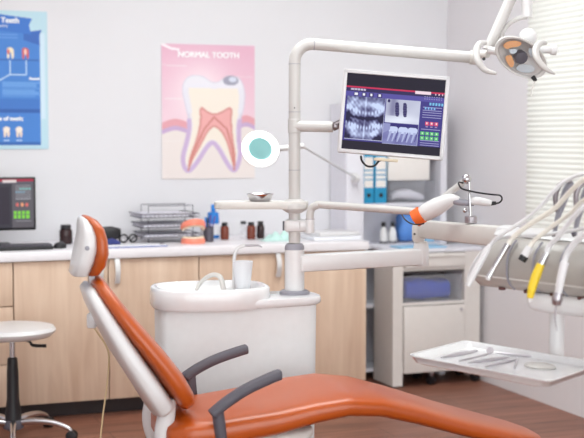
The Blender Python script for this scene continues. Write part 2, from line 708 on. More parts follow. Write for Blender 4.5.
def tooth_print(U, V):
    X = PL + U * (PR - PL)
    Y = PTp + V * (PB - PTp)
    c = np.zeros(X.shape + (3,))
    top = np.array([222, 158, 186.]); mid = np.array([236, 196, 212.]); low = np.array([232, 222, 216.])
    f = np.clip((Y - 48) / 70, 0, 1)[..., None]
    c[:] = top * (1 - f) + mid * f
    k = np.exp(-(((X - 200) / 26) ** 2 + ((Y - 92) / 30) ** 2))[..., None]
    c = c * (1 - k * .8) + np.array([252, 244, 246.]) * k * .8
    # bone and gum
    gl = 128 + 0 * X
    gl = np.where(X < 188, 131 - (X - 175) ** 2 * .01 * 0 - 4 * np.sin((X - 161) / 27 * math.pi), gl)
    gl = np.where(X > 236, 127 - 4 * np.sin((X - 236) / 19 * math.pi), gl)
    bone = Y > gl
    c[bone] = low
    gb = (Y > gl - 9) & (Y <= gl) & ((X < 188) | (X > 236))
    c[gb] = (222, 140, 152)
    gb = (Y > gl - 2) & (Y <= gl + 2.5) & ((X < 188) | (X > 236))
    c[gb] = (186, 150, 200)
    outer = smoothpoly([(186, 76), (200, 74), (213, 84), (226, 76), (238, 75), (244, 88), (243, 106), (238, 122), (238, 138), (240, 154), (236, 168), (232, 171), (226, 163),
                        (218, 148), (211, 140), (204, 148), (197, 160), (188, 171), (183, 168), (181, 156), (186, 140), (189, 122), (185, 104), (181, 88)])
    d = distline(X, Y, outer + [outer[0]])
    ins = inpoly(X, Y, outer)
    c[ins] = (226, 222, 232)
    c[ins & (d > 3)] = (242, 232, 214)
    root = (Y > 118)
    c[(d < 2.2) & root] = (190, 160, 208)
    c[(d < 1.0) & ~root] = (206, 204, 222)
    c[ins & (Y < 112) & (d < 6.5 - (Y - 74) * .06)] = (226, 226, 238)
    c[ins & (Y < 87)] = (230, 230, 240)
    pulp = smoothpoly([(199, 105), (206, 111), (213, 114), (221, 111), (231, 105), (230, 118), (231, 136), (234, 154), (234, 168), (231, 158), (227, 142), (221, 130), (213, 124),
                       (206, 130), (199, 144), (191, 158), (187, 168), (189, 156), (196, 138), (200, 120)], 1)
    pi = inpoly(X, Y, pulp)
    pd = distline(X, Y, pulp + [pulp[0]])
    c[pi] = (232, 150, 148)
    c[(pd < 1.0)] = (206, 118, 108)
    for rp in ([(213, 116), (203, 128), (192, 152), (187, 169)], [(213, 116), (226, 128), (232, 150), (233, 169)]):
        c[distline(X, Y, rp) < .9] = (196, 96, 84)
    fil = ((X - 230) / 8) ** 2 + ((Y - 79) / 5) ** 2 < 1
    c[fil] = (130, 134, 160)
    fil = ((X - 232) / 4) ** 2 + ((Y - 78) / 2.6) ** 2 < 1
    c[fil] = (205, 214, 234)
    ln = (X < 166) & (np.abs(Y - 64) < .4)
    for (x0, x1, yy) in ((166, 186, 65), (164, 182, 98), (236, 252, 75), (164, 180, 140)):
        ln |= (X > x0) & (X < x1) & (np.abs(Y - yy) < .5)
    c[ln] = c[ln] * .5 + 120
    # white ribbon curl drawn at the top corner
    g = distline(X, Y, [(162, 44), (170, 48), (178, 49)]) < 1.2
    c[g] = (250, 240, 246)
    return c * .72 + np.array([240, 226, 230.]) * .28  # print blended towards a pale haze that stands for veiling light


tp, P0, pw, ph = poster('tooth_poster', 'pink poster of a tooth in cross-section on the back wall', PL, PR, PTp, PB, tooth_print, 150, 210)
text_part('lettering', 'NORMAL TOOTH', .047, M['txtpink'], tp.o, P0 + Vector((pw * .5, 0, -ph * .078)), Vector((1, 0, 0)), Vector((0, 0, 1)), bold=.0022, off=.003)

BL, BR, BT, BB = -52, 48.5, 8.5, 149


def teeth_print(U, V):
    X = BL + U * (BR - BL)
    Y = BT + V * (BB - BT)
    c = np.zeros(X.shape + (3,))
    c[:] = (186, 217, 230)
    blue = (X < 40.5) & (X > -46) & (Y > 29) & (Y < 145)
    c[blue] = (62, 126, 206)
    c[(X > 41) & (X < 46) & (Y > 30) & (Y < 118)] = (206, 226, 240)
    c[blue & (np.abs(Y - 58) < 1)] = (46, 100, 180)
    c[blue & (Y > 98) & (Y < 108)] = (54, 114, 196)
    c[blue & (Y > 108) & (Y < 112)] = (34, 88, 170)
    c[blue & (Y > 142)] = (40, 96, 176)
    fold = inpoly(X, Y, [(24, 30), (43, 27), (39, 35), (41, 43), (24, 38)])
    c[fold] = (44, 98, 184)
    rib = inpoly(X, Y, [(-46, 12), (0, 12.5), (33, 16), (29.5, 23), (32, 32), (0, 29), (-46, 30)])
    c[rib] = (48, 112, 200)
    for (ax_, ay, col, rc) in ((10, 51, (240, 226, 200), (214, 120, 110)), (25.5, 51, (206, 90, 96), (240, 200, 190))):
        for dx in (-2, 2):
            c[((X - ax_ - dx * 1.15) / 1.4) ** 2 + ((Y - ay - 1.5) / 4.6) ** 2 < 1] = col
        c[((X - ax_) / 3.7) ** 2 + ((Y - ay + 2.5) / 2.8) ** 2 < 1] = col
        c[((X - ax_ + (2 if ax_ < 20 else 0)) / 1.4) ** 2 + ((Y - ay + 1) / 3) ** 2 < 1] = rc
    lnn = distline(X, Y, [(9.5, 59), (9.5, 73), (26, 73), (26, 59)]) < .6
    lnn |= distline(X, Y, [(9.5, 73), (-10, 84)]) < .6
    c[lnn] = (190, 216, 240)
    for yy in np.arange(81, 96, 2.0):
        c[(np.abs(Y - yy) < .55) & (X > 1) & (X < 38 - 3 * math.sin(yy * 2))] = (110, 164, 226)
    for yy in (33, 36):
        c[(np.abs(Y - yy) < .6) & (X > -20) & (X < 18)] = (96, 150, 220)
    for ax_ in (5, 18, -10):
        for dx in (-1.8, 1.8):
            c[((X - ax_ - dx) / 1.4) ** 2 + ((Y - 133) / 4) ** 2 < 1] = (236, 214, 196)
        c[((X - ax_) / 3.6) ** 2 + ((Y - 129) / 3) ** 2 < 1] = (246, 232, 218)
        c[(np.abs(Y - 140) < .8) & (np.abs(X - ax_) < 3)] = (190, 214, 240)
    return c


bp, Q0, bw, bh = poster('teeth_poster', 'blue poster about teeth on the wall above the computer screen', BL, BR, BT, BB, teeth_print, 170, 230)


def bpos(px, py):
    return Q0 + Vector(((px - BL) / (BR - BL) * bw, 0, -(py - BT) / (BB - BT) * bh))


UX, UZ = Vector((1, 0, 0)), Vector((0, 0, 1))
text_part('lettering', 'Your Teeth', .042, M['txtwhite'], bp.o, bpos(19.5, 18.5), UX, UZ, 'RIGHT', .0018)
text_part('lettering', 'Types of teeth:', .032, M['txtwhite'], bp.o, bpos(22.5, 118), UX, UZ, 'RIGHT', .0018)
text_part('lettering', 'Enamel', .019, M['txtwhite'], bp.o, bpos(39.5, 77), UX, UZ, 'RIGHT', .0018)
text_part('lettering', 'healthy', .02, M['txtwhite'], bp.o, bpos(8, 24), UX, UZ, 'RIGHT')


# ================================================================== THINGS ON THE COUNTER
def cp(px, Y=6.8, z=CT):
    p = WY(px, 245, Y)
    return Vector((p.x, Y, z))


PXM = 6.85 / FPX / .94      # metres per photo pixel back there

# desktop screen at the far left
cm = cp(36.6, 6.78)
top = WY(34, 177, 6.78).z
bot = WY(34, 230, 6.78).z
mw = .48
ds = Thing('desktop_monitor', 'black computer monitor on the worktop, showing green and red buttons', 'monitor', (cm.x - mw / 2, 6.8, CT))
ds.part('housing', MB().box((cm.x - mw / 2, 6.8, (top + bot) / 2), (mw, .03, top - bot), bev=.006), M['black'])
ds.part('stand', MB().box((cm.x - mw / 2, 6.83, CT + .09), (.06, .03, .14), bev=.006), M['black'])
ds.part('foot', MB().box((cm.x - mw / 2, 6.82, CT + .008), (.22, .17, .016), bev=.006), M['black'])


def dscreen(U, V):
    c = np.zeros(U.shape + (3,))
    c[:] = (62, 60, 68)
    c[(V < .05)] = (170, 50, 72)
    c[(V > .05) & (V < .1)] = (96, 92, 104)
    c[(V > .015) & (V < .075) & (U > .64) & (U < .80)] = (228, 214, 214)
    pan = (U > .75)
    c[pan & (V > .1)] = (98, 94, 100)
    c[(U < .72) & (V > .16) & (V < .93)] = (56, 50, 60)
    for vv in np.arange(.13, .9, .035):
        if .42 < vv < .85:
            continue
        c[(np.abs(V - vv) < .006) & (U > .79) & (U < .97)] = (160, 160, 168)
    for i in range(4):
        c[(np.abs(V - .2) < .02) & (np.abs(U - .85 - i * .035) < .010)] = (130, 196, 190)
        c[(np.abs(V - .27) < .018) & (np.abs(U - .80 - i * .03) < .009)] = (130, 170, 190)
    for i in range(3):
        c[((U - .81 - i * .055) / .018) ** 2 + ((V - .53) / .04) ** 2 < 1] = (216, 110, 106) if i != 1 else (236, 160, 120)
    for i in range(4):
        for j in range(2):
            c[(np.abs(U - .785 - i * .048) < .018) & (np.abs(V - .69 - j * .085) < .034)] = (130, 212, 74)
    return c


picture('screen', Vector((cm.x - mw + .012, 6.8 - .0165, top - .01)), UX, -UZ, mw - .024, top - bot - .025, 170, 90, dscreen, M['screen'], ds.o, ds.loc)

kb = cp(51, 6.62)
kt = Thing('keyboard', 'black keyboard on the worktop below the black computer monitor', 'keyboard', (kb.x - .2, 6.6, CT))
kt.part('case', MB().box((kb.x - .2, 6.6, CT + .010), (.40, .14, .018), bev=.006), M['black'])
km = MB()
for i in range(18):
    for j in range(5):
        km.box((kb.x - .385 + i * .0218, 6.55 + j * .025, CT + .022), (.018, .02, .008))
o = kt.part('keys', km, M['arm'])
o['kind'] = 'stuff'
mc = cp(60, 6.6)
mt_ = Thing('computer_mouse', 'black computer mouse beside the keyboard', 'mouse', (mc.x, 6.6, CT))
mt_.part('shell', MB().lathe([(.0, 0), (.030, 0), (.032, .012), (.026, .024), (.012, .031), (0, .033)], (mc.x, 6.6, CT + .001), ex=1.2), M['black'])
mt_.part('scroll_wheel', MB().lathe([(.006, -.003), (.006, .003)], (mc.x + .012, 6.6, CT + .031), axis=(0, 1, 0), seg=12), M['arm'])


def bottle(name, lab, px, Y, r, h, bodym, capm, capr=.6, caph=.2, group=None, sh=.12):
    p = cp(px, Y)
    t = Thing(name, lab, 'bottle', p, group)
    hb = h * (1 - caph)
    t.part('body', MB().lathe([(0, 0), (r * .92, 0), (r, .006), (r, hb * (1 - sh) * .9), (r * .9, hb * .95), (r * capr * .8, hb * .99), (r * capr * .8, hb + .002)], p + Vector((0, 0, .001)), seg=20), bodym)
    t.part('cap', MB().lathe([(r * capr, hb), (r * capr, h - .002), (r * capr * .9, h)], p + Vector((0, 0, .001)), seg=20), capm)
    return t


bottle('medicine_jar', 'dark brown jar with a black lid beside the computer mouse', 66, 6.85, .036, .105, M['darkbrown'], M['black'], .8, .2)
bottle('glass_bottle', 'brown glass bottle with black cap beside the pen cup', 224.7, 6.82, .025, .098, M['brown'], M['black'], .7, .2)
bottle('glass_bottle', 'clear bottle with black cap, between two brown bottles', 243.5, 6.86, .021, .1, M['clear'], M['black'], .8, .16)
bottle('glass_bottle', 'brown glass bottle with black cap in the group of three bottles', 251.2, 6.80, .026, .098, M['brown'], M['black'], .7, .18)
bottle('glass_bottle', 'almost black bottle beside the pale green gauze', 260.5, 6.82, .023, .1, M['darkbrown'], M['black'], .75, .18)
bt = bottle('spray_bottle', 'blue liquid bottle with a blue cap behind the pen cup', 213.3, 6.95, .036, .195, M['blue'], M['blue'], .36, .2, sh=.3)
p = cp(213.3, 6.95)
bt.part('label', MB().lathe([(.0365, .02), (.0365, .085)], p, seg=24), M['paper'])

# camera-like black object, blue bundle, glasses
p = cp(111, 6.80)
t = Thing('blood_pressure_monitor', 'black rounded device with a grip behind the orange headrest', 'device', p)
t.part('case', loft([(-.055, .058, .020, .05), (-.045, .055, .032, .075), (0, .052, .036, .088), (.04, .056, .03, .06), (.052, .06, .02, .04)],
                    lambda a_, w_, h_: p + Vector((a_, w_, h_))), M['black'])
t.part('base', MB().box(p + Vector((0, 0, .008)), (.08, .06, .016), bev=.005), M['black'])
p = cp(112, 6.66)
single('cloth_bundle', loft([(-.045, .012, .01, .02), (-.03, .017, .025, .032), (0, .02, .03, .038), (.03, .015, .025, .028), (.045, .01, .01, .018)],
                            lambda a_, w_, h_: p + Vector((a_, w_, h_ + .001))), mat('navy_cloth', (58, 66, 128), .8, var=.2), 'small navy blue cloth bundle in front of the black device', 'cloth')
p = cp(128, 6.78)
t = Thing('safety_glasses', 'dark framed glasses standing folded on the worktop', 'glasses', p)
for sx in (-1, 1):
    t.part('lens_rim', MB().torus(p + Vector((sx * .026, -.01, .028)), (0, 1, .15), .021, .005, 20, 8), M['black'])
    t.part('temple', MB().tube([p + Vector((sx * .046, -.008, .036)), p + Vector((sx * .048, .04, .034)), p + Vector((sx * .03, .07, .008))], .004, 8), M['black'])
t.part('bridge', MB().tube([p + Vector((-.006, -.012, .032)), p + Vector((.006, -.012, .032))], .004, 8), M['black'])
# flat papers and a clipboard
p = cp(134, 6.56)
t = Thing('clipboard', 'clipboard with white sheets lying in front of the wire paper tray', 'clipboard', p)
t.part('board', MB().box(p + Vector((0, 0, .003)), (.34, .12, .004), bev=.001), M['bluecloth'])
t.part('sheet', MB().box(p + Vector((0, -.004, .0068)), (.33, .11, .003)), M['paper'])
t.part('clip', MB().box(p + Vector((.155, 0, .011)), (.02, .05, .006), bev=.002), M['steel'])
# wire letter tray, three tiers
x0, x1 = cp(142.5, 6.8).x, cp(195.5, 6.8).x
xm = (x0 + x1) / 2
t = Thing('letter_tray', 'three-tier dark wire letter tray filled with papers on the worktop', 'tray', (xm, 6.85, CT))
fr = MB()
ztop = WY(165, 205, 6.85).z
for yy in (6.78, 6.95):
    fr.tube([(x0 + .03, yy, CT + .003), (x0 + .03, yy, ztop), (x1 - .02, yy, ztop), (x1 - .02, yy, CT + .003)], .003, 8)
fr.tube([(x0 + .03, 6.78, CT + .03), (x0 + .03, 6.95, CT + .03)], .003, 8)
t.part('frame', fr, M['mesh'])
for k, z in enumerate((CT + .03, CT + .085, CT + .14)):
    s = MB()
    x0k = x0 - .012 * k
    s.tube([(x0k - .01, 6.72, z + .02), (x1, 6.72, z + .02), (x1, 6.98, z + .02), (x0k - .01, 6.98, z + .02), (x0k - .01, 6.72, z + .02)], .003, 8)
    for j in range(12):
        yy = 6.73 + .0215 * j
        s.tube([(x0k - .01, yy, z), (x1, yy, z)], .0013, 6)
    for j in range(14):
        xx = x0k + (x1 - x0k) * j / 13
        s.tube([(xx, 6.72, z + .02), (xx, 6.725, z), (xx, 6.975, z), (xx, 6.98, z + .02)], .0013, 6)
    tier = t.part('tier', s, M['mesh'])
    single('paper_stack', MB().box((xm - .02 - .01 * k, 6.85, z + .010 + .002 * k), (.27, .215, .014 + .004 * k), ax=(Vector((math.cos(.03 * k), math.sin(.03 * k), 0)), Vector((-math.sin(.03 * k), math.cos(.03 * k), 0)), UZ)),
           M['greypaper'], ['stack of grey-white papers in the lowest tier of the wire letter tray', 'stack of grey-white papers in the middle tier of the wire letter tray',
                            'stack of grey-white papers in the top tier of the wire letter tray'][k], 'papers')

# dental jaw model
p = cp(194, 6.63)
t = Thing('jaw_model', 'coral pink open teeth model standing beside the pen cup', 'dental model', p)


def arch(z, R, hh, tilt):
    rs = []
    for i in range(15):
        a_ = math.radians(180 + 180 * i / 14)
        c_ = p + Vector((math.cos(a_) * R, math.sin(a_) * R * 1.0 + .02, z + tilt * math.sin(a_)))
        d_ = Vector((math.cos(a_), math.sin(a_), 0))
        rs.append([c_ + d_ * u_ + UZ * v_ for u_, v_ in ((-.014, 0), (.012, 0), (.014, hh * .6), (.006, hh), (-.010, hh))])
    return MB().rings(rs)


t.part('lower_gum', arch(.001, .055, .03, 0), M['gum'])
t.part('upper_gum', arch(.078, .058, .034, -.028), M['gum'])
tm = MB(); tm2 = MB()
for i in range(12):
    a_ = math.radians(188 + 164 * i / 11)
    tm.ball(p + Vector((math.cos(a_) * .055, math.sin(a_) * .055 + .02, .033)), .008, 8)
    tm2.ball(p + Vector((math.cos(a_) * .058, math.sin(a_) * .058 + .02, .074 - .028 * math.sin(a_))), .008, 8)
o = t.part('lower_teeth', tm, M['tooth']); o = t.part('upper_teeth', tm2, M['tooth'])
t.part('hinge', MB().tube([p + Vector((-.055, .03, .01)), p + Vector((-.06, .06, .05)), p + Vector((-.055, .03, .09))], .004, 8, smooth=4)
       .tube([p + Vector((.055, .03, .01)), p + Vector((.06, .06, .05)), p + Vector((.055, .03, .09))], .004, 8, smooth=4), M['steel'])

# pen cup
p = cp(208.5, 6.72)
t = Thing('pen_cup', 'dark wire mesh cup between the jaw model and the brown bottle', 'cup', p)
t.part('cup', MB().lathe([(.030, 0), (.030, .085), (.028, .085), (.028, .004), (0, .004)], p + Vector((0, 0, .001))), M['mesh'])
for k, (dx, dy, tx, m_, h_, lb) in enumerate(((-.012, 0, -.10, 'blue', .125, 'blue pen leaning to one side in the mesh pen cup'), (.006, .006, .12, 'purple', .135, 'violet pen leaning in the mesh pen cup'), (.012, -.008, .28, 'purple', .13, 'violet pen leaning furthest out of the mesh pen cup'),
                              (0, .01, .0, 'black', .12, 'black pen upright in the mesh pen cup'))):
    b_ = p + Vector((dx * .5, dy, .008))
    tipp = b_ + Vector((tx * h_ * .8, dy * .3, h_))
    e = Thing('pen', lb, 'pen', b_)
    e.part('barrel', MB().tube([b_, tipp], .0045, 8), M[m_])
    e.part('cap', MB().tube([b_ + (tipp - b_) * .8, tipp + (tipp - b_) * .04], .0055, 8), M[m_])

# gauze and papers by the counter end
p = cp(280, 6.66)
rs = []
gz = MB()
n_ = 26
vs, fs = [], []
for i in range(n_):
    for j in range(10):
        u_, v_ = i / (n_ - 1), j / 9
        bl_ = math.sin(math.pi * u_) * math.sin(math.pi * v_)
        z_ = CT + .001 + bl_ * (.035 + .02 * math.sin(u_ * 17 + v_ * 5) + .012 * math.sin(v_ * 13 - u_ * 9))
        vs.append((p.x - .11 + .22 * u_, 6.60 + .13 * v_, max(z_, CT + .001)))
for i in range(n_ - 1):
    for j in range(9):
        fs.append((i * 10 + j, (i + 1) * 10 + j, (i + 1) * 10 + j + 1, i * 10 + j + 1))
single('gauze_cloth', gz.add(vs, fs), M['tulle'], 'crumpled pale green gauze beside the almost black bottle', 'cloth')
p = cp(330, 6.66)
single('paper_pile', MB().box((p.x - .005, 6.64, CT + .012), (.29, .22, .022), bev=.002), M['paper'], 'flat pile of white papers at the worktop end, underneath the folder', 'papers')
single('document_folder', MB().box((p.x + .005, 6.65, CT + .036), (.26, .2, .022), ax=(Vector((.99, .12, 0)), Vector((-.12, .99, 0)), UZ), bev=.004), M['white'], 'white folder lying on the pile of papers at the worktop end', 'folder')

# magnifier lamp with glowing ring
c0 = W(260.5, 149, 6.1)
t = Thing('magnifier_lamp', 'round magnifier lamp with glowing white ring and teal lens on a thin arm', 'lamp', WY(357, 178, 6.83))
nv = (Vector((0, 0, CAMZ)) - c0).normalized()
nv = (nv + RV * -.15 + UZ * .10).normalized()
xd = (RV * .86 - UZ * .5)
hd = t.part('lamp_head', MB().lathe([(.06, -.03), (.080, -.022), (.086, 0), (.082, .006), (.06, .004)], c0, nv, 36, 1.1, xd), M['white'])
t.part('light_ring', MB().torus(c0 + nv * .008, nv, .069, .0168, 40, 10, 1.12, xd), M['ringlight'], hd)
t.part('lens', MB().lathe([(0, 0), (.056, 0), (.05, .008), (0, .012)], c0 + nv * .006, nv, 36, 1.1, xd), M['teal'], hd)
j1 = W(302, 146, 6.2); j2 = WY(356.5, 178, 6.795)
t.part('arm', MB().tube([c0 - nv * .02 + RV * .05, W(284, 148, 6.15), j1], .014, 10).tube([j1, j2], .006, 10), M['white'])
t.part('joint', MB().ball(j1, .014), M['white'])
t.part('joint', MB().ball(j2, .024), M['white'])
t.part('bracket', MB().box((j2.x, 6.828, j2.z), (.035, .03, .06), bev=.006), M['white'])

# ================================================================== OPEN SHELF UNIT AND LOW CABINET
YS0, YS1 = 6.86, 7.09
sx0, sx1 = WY(345, 200, YS0).x, WY(446.5, 200, YS0).x
zt = WY(400, 104, YS0).z
t = Thing('shelf_unit', 'tall white open shelf unit in the corner behind the hanging monitor', 'shelf unit', ((sx0 + sx1) / 2, 6.97, 0))
xd_ = WY(363, 200, YS0).x
for xx, th in ((sx0 + .01, .02), (sx1 - .02, .04)):
    t.part('side_panel', MB().box((xx, (YS0 + YS1) / 2, zt / 2), (th, YS1 - YS0, zt)), M['shelf'])
t.part('divider', MB().box((xd_ - .01, (YS0 + YS1) / 2, zt / 2), (.02, YS1 - YS0 - .01, zt - .04)), M['shelf'])
t.part('door', MB().box(((sx0 + xd_) / 2, YS0 - .009, zt / 2), (xd_ - sx0 - .004, .016, zt - .01), bev=.003), M['shelf'])
t.part('back_panel', MB().box(((sx0 + sx1) / 2, YS1 - .004, zt / 2), (sx1 - sx0 - .08, .008, zt - .04)), M['shelf'])
zs1 = WY(400, 205, YS0).z
zs0 = WY(400, 244, YS0).z - .01
zs2 = WY(400, 152, YS0).z
for z_ in (.06, .45, zs0, zs1, zs2 + .02, zt - .012):
    t.part('shelf_board', MB().box(((xd_ + sx1 - .04) / 2, (YS0 + YS1) / 2 - .004, z_), (sx1 - .04 - xd_, YS1 - YS0 - .01, .022)), M['shelf'])
zb = zs1 + .0115
for k, (pxa, pxb) in enumerate(((364, 374.5), (375.5, 387.5))):
    xa, xb = WY(pxa, 190, YS0).x, WY(pxb, 190, YS0).x
    hh = zs2 + .008 - zb - .004
    e = Thing('ring_binder', ['teal blue ring binder standing against the closed shelf door panel', 'teal blue ring binder between another binder and the clear storage box'][k], 'binder', ((xa + xb) / 2, 6.96, zb))
    bd = e.part('cover', MB().box(((xa + xb) / 2, 6.965, zb + hh / 2), (xb - xa, .19, hh), bev=.004), M['binder'])
    lb = e.part('spine_label', MB().box(((xa + xb) / 2, 6.869, zb + hh * .60), ((xb - xa) * .82, .002, hh * .58)), M['label'])
    ln = MB()
    for q in range(3):
        ln.box(((xa + xb) / 2, 6.8672, zb + hh * (.46 + .09 * q)), ((xb - xa) * .82, .001, .007))
    e.part('label_stripe', ln, M['binder'], lb)
    e.part('finger_hole', MB().lathe([(.011, 0), (.013, .004), (.009, .004)], ((xa + xb) / 2, 6.8695, zb + hh * .16), (0, -1, 0), 18), M['black'])


def open_box(mb, x0, x1, y0, y1, z0, z1, th):
    mb.box(((x0 + x1) / 2, (y0 + y1) / 2, z0 + th / 2), (x1 - x0, y1 - y0, th))
    for yy in (y0 + th / 2, y1 - th / 2):
        mb.box(((x0 + x1) / 2, yy, (z0 + z1) / 2), (x1 - x0, th, z1 - z0))
    for xx in (x0 + th / 2, x1 - th / 2):
        mb.box((xx, (y0 + y1) / 2, (z0 + z1) / 2), (th, y1 - y0, z1 - z0))
    return mb


xa, xb = WY(390, 190, YS0).x, WY(436, 190, YS0).x
hb_ = WY(400, 182, YS0).z - zb
e = Thing('storage_box', 'clear plastic storage box on the shelf beside the binders', 'box', ((xa + xb) / 2, 6.96, zb))
e.part('tub', open_box(MB(), xa, xb, 6.88, 7.05, zb + .001, zb + hb_, .003), M['clear'])
e.part('lid', MB().box(((xa + xb) / 2, 6.965, zb + hb_ + .005), (xb - xa + .008, .18, .008), bev=.003), M['clear'])
q_ = Vector(((xa + xb) / 2, 6.965, zb + .008))
single('pale_cloth', loft([(-.11, .025, .04, .03), (-.08, .035, .06, .05), (0, .042, .065, .07), (.07, .032, .06, .05), (.105, .02, .04, .03)],
                          lambda a_, w_, h_: q_ + Vector((a_, w_, h_ + .006 * math.sin(a_ * 60)))), M['greypaper'], 'folded pale grey cloth inside the clear storage box', 'cloth')
xa2, xb2 = WY(389.5, 190, YS0).x, WY(431, 190, YS0).x
zc = zb + hb_ + .0095
zt2 = zs2 + .006
single('cardboard_carton', MB().box(((xa2 + xb2) / 2, 6.965, (zc + zt2 - .002) / 2), (xb2 - xa2, .17, zt2 - .002 - zc), bev=.003), M['label'], 'plain white carton on top of the clear storage box', 'box')
# lower compartment
zl = zs0 + .0115
for k, px in enumerate((383.5, 392.5)):
    q_ = WY(px, 235, 6.92)
    r_ = .0245
    e = Thing('spray_flask', ['white flask with black cap, the one nearer the binders', 'white flask with black cap, the one nearer the blue bag'][k], 'bottle', (q_.x, 6.92, zl))
    e.part('body', MB().lathe([(0, 0), (r_, 0), (r_ * 1.05, .01), (r_ * 1.05, .055), (r_ * .85, .08), (r_ * .5, .098), (r_ * .5, .103)], (q_.x, 6.92, zl + .001)), M['white'])
    e.part('band', MB().lathe([(r_ * 1.07, .0), (r_ * 1.07, .012)], (q_.x, 6.92, zl + .002)), M['arm'])
    e.part('cap', MB().lathe([(r_ * .56, .100), (r_ * .56, .124), (r_ * .4, .128)], (q_.x, 6.92, zl + .001)), M['black'])
q_ = WY(407, 235, 6.96)
q_ = Vector((q_.x, 6.96, zl))
single('plastic_bag', loft([(-.065, .07, .03, .10), (-.05, .09, .05, .17), (-.01, .1, .065, .192), (.03, .09, .06, .165), (.06, .07, .04, .12), (.07, .06, .02, .06)],
                           lambda a_, w_, h_: q_ + Vector((a_ + .008 * math.sin(h_ * 70), w_, h_ + .001)), ex=2.4), M['bag'], 'crumpled blue plastic bag beside the white flasks', 'bag')
q_ = WY(428, 235, 6.94)
single('tissue_box', MB().box((q_.x, 6.97, zl + .045), (.06, .12, .088), bev=.004), M['lightblue'], 'light blue box beside the blue bag on the shelf', 'box')

# low metal cabinet on casters
YK0, YK1 = 6.57, 6.84
kx0, kx1 = WY(393, 300, YK0).x, WY(480, 300, YK0).x
kh = WY(420, 249, YK0).z
zb0 = .085
t = Thing('mobile_cabinet', 'beige grey metal cabinet on casters with a niche in front of the shelf unit', 'cabinet', ((kx0 + kx1) / 2, (YK0 + YK1) / 2, 0))
k1, k2 = WY(403, 300, YK0).x, WY(464.5, 300, YK0).x
t.part('side_panel', MB().box(((kx0 + k1) / 2, (YK0 + YK1) / 2, kh / 2 - .005), (k1 - kx0, YK1 - YK0, kh - .03)), M['cab'])
t.part('side_panel', MB().box(((kx1 + k2) / 2, (YK0 + YK1) / 2, (kh - .01 + zb0) / 2), (kx1 - k2, YK1 - YK0, kh - .03 - zb0)), M['cab'])
t.part('top_panel', MB().box(((kx0 + kx1) / 2, (YK0 + YK1) / 2, kh - .011), (kx1 - kx0 + .02, YK1 - YK0 + .01, .022), bev=.004), M['shelf'])
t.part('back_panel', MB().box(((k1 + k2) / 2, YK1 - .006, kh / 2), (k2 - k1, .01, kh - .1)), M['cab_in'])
zd1, zd0 = WY(430, 252, YK0).z, WY(430, 267, YK0).z
zn = WY(430, 302, YK0).z
d = t.part('drawer', MB().box(((k1 + k2) / 2, YK0 - .004, (zd1 + zd0) / 2 - .004), (k2 - k1 - .006, .02, zd1 - zd0 - .006), bev=.003), M['cab'])
t.part('drawer_grip', MB().box(((k1 + k2) / 2, YK0 - .017, zd1 - .024), (k2 - k1 - .03, .012, .01), bev=.003), M['cab'], d)
for z_ in (zd0 - .012, zn - .008, zb0 + .01):
    t.part('shelf_board', MB().box(((k1 + k2) / 2, (YK0 + YK1) / 2 - .006, z_), (k2 - k1, YK1 - YK0 - .015, .016)), M['cab'])
d = t.part('door', MB().box(((k1 + k2) / 2, YK0 - .004, (zn - .02 + zb0) / 2), (k2 - k1 - .008, .02, zn - .02 - zb0), bev=.003), M['cab'])
t.part('lock', MB().lathe([(.009, 0), (.009, .006), (.005, .008)], (k2 - .03, YK0 - .014, zn - .05), (0, -1, 0), 16), M['steel'], d)
for xx in (k1 + .20, kx1 - .014):
    for yy in (YK0 + .03, YK1 - .05):
        c_ = t.part('caster', MB().lathe([(.014, -.014), (.030, -.011), (.030, .011), (.014, .014)], (xx, yy, .031), (1, .5, 0), 20), M['black'])
        t.part('caster_fork', MB().box((xx, yy, .07), (.02, .034, .036), bev=.004), M['steel'], c_)
# bin with blue cloth in the niche
nb0, nb1 = k1 + .008, k2 - .02
nz = zn + .001
nh = WY(430, 276, YK0).z - nz
e = Thing('storage_bin', 'clear plastic bin of blue cloth in the niche of the metal cabinet', 'box', ((nb0 + nb1) / 2, 6.67, nz))
e.part('tub', open_box(MB(), nb0, nb1, YK0 + .002, YK1 - .03, nz, nz + nh, .003), M['clear'])
e.part('rim', MB().box(((nb0 + nb1) / 2, YK0 + .0, nz + nh), (nb1 - nb0 + .004, .008, .008)), M['clear'])
q_ = Vector(((nb0 + nb1) / 2, 6.70, nz + .006))
single('blue_towel', loft([(-.165, .05, .07, .07), (-.155, .06, .095, .11), (-.05, .064, .1, .122), (.05, .060, .1, .114), (.135, .056, .09, .105), (.15, .045, .06, .07)],
                          lambda a_, w_, h_: q_ + Vector((a_, w_, h_ + .006 * math.sin(a_ * 40 + h_ * 80))), ex=3.5), M['bluecloth'], 'folded blue cloth lying inside the bin in the cabinet niche', 'cloth')
# papers on top of the low cabinet
q_ = Vector(((kx0 + kx1) / 2 - .08, 6.66, kh))
single('blue_drape', MB().box(q_ + Vector((0, 0, .006)), (.3, .16, .010), bev=.003), M['lightblue'], 'light blue folded sheet lying on top of the metal cabinet', 'cloth')

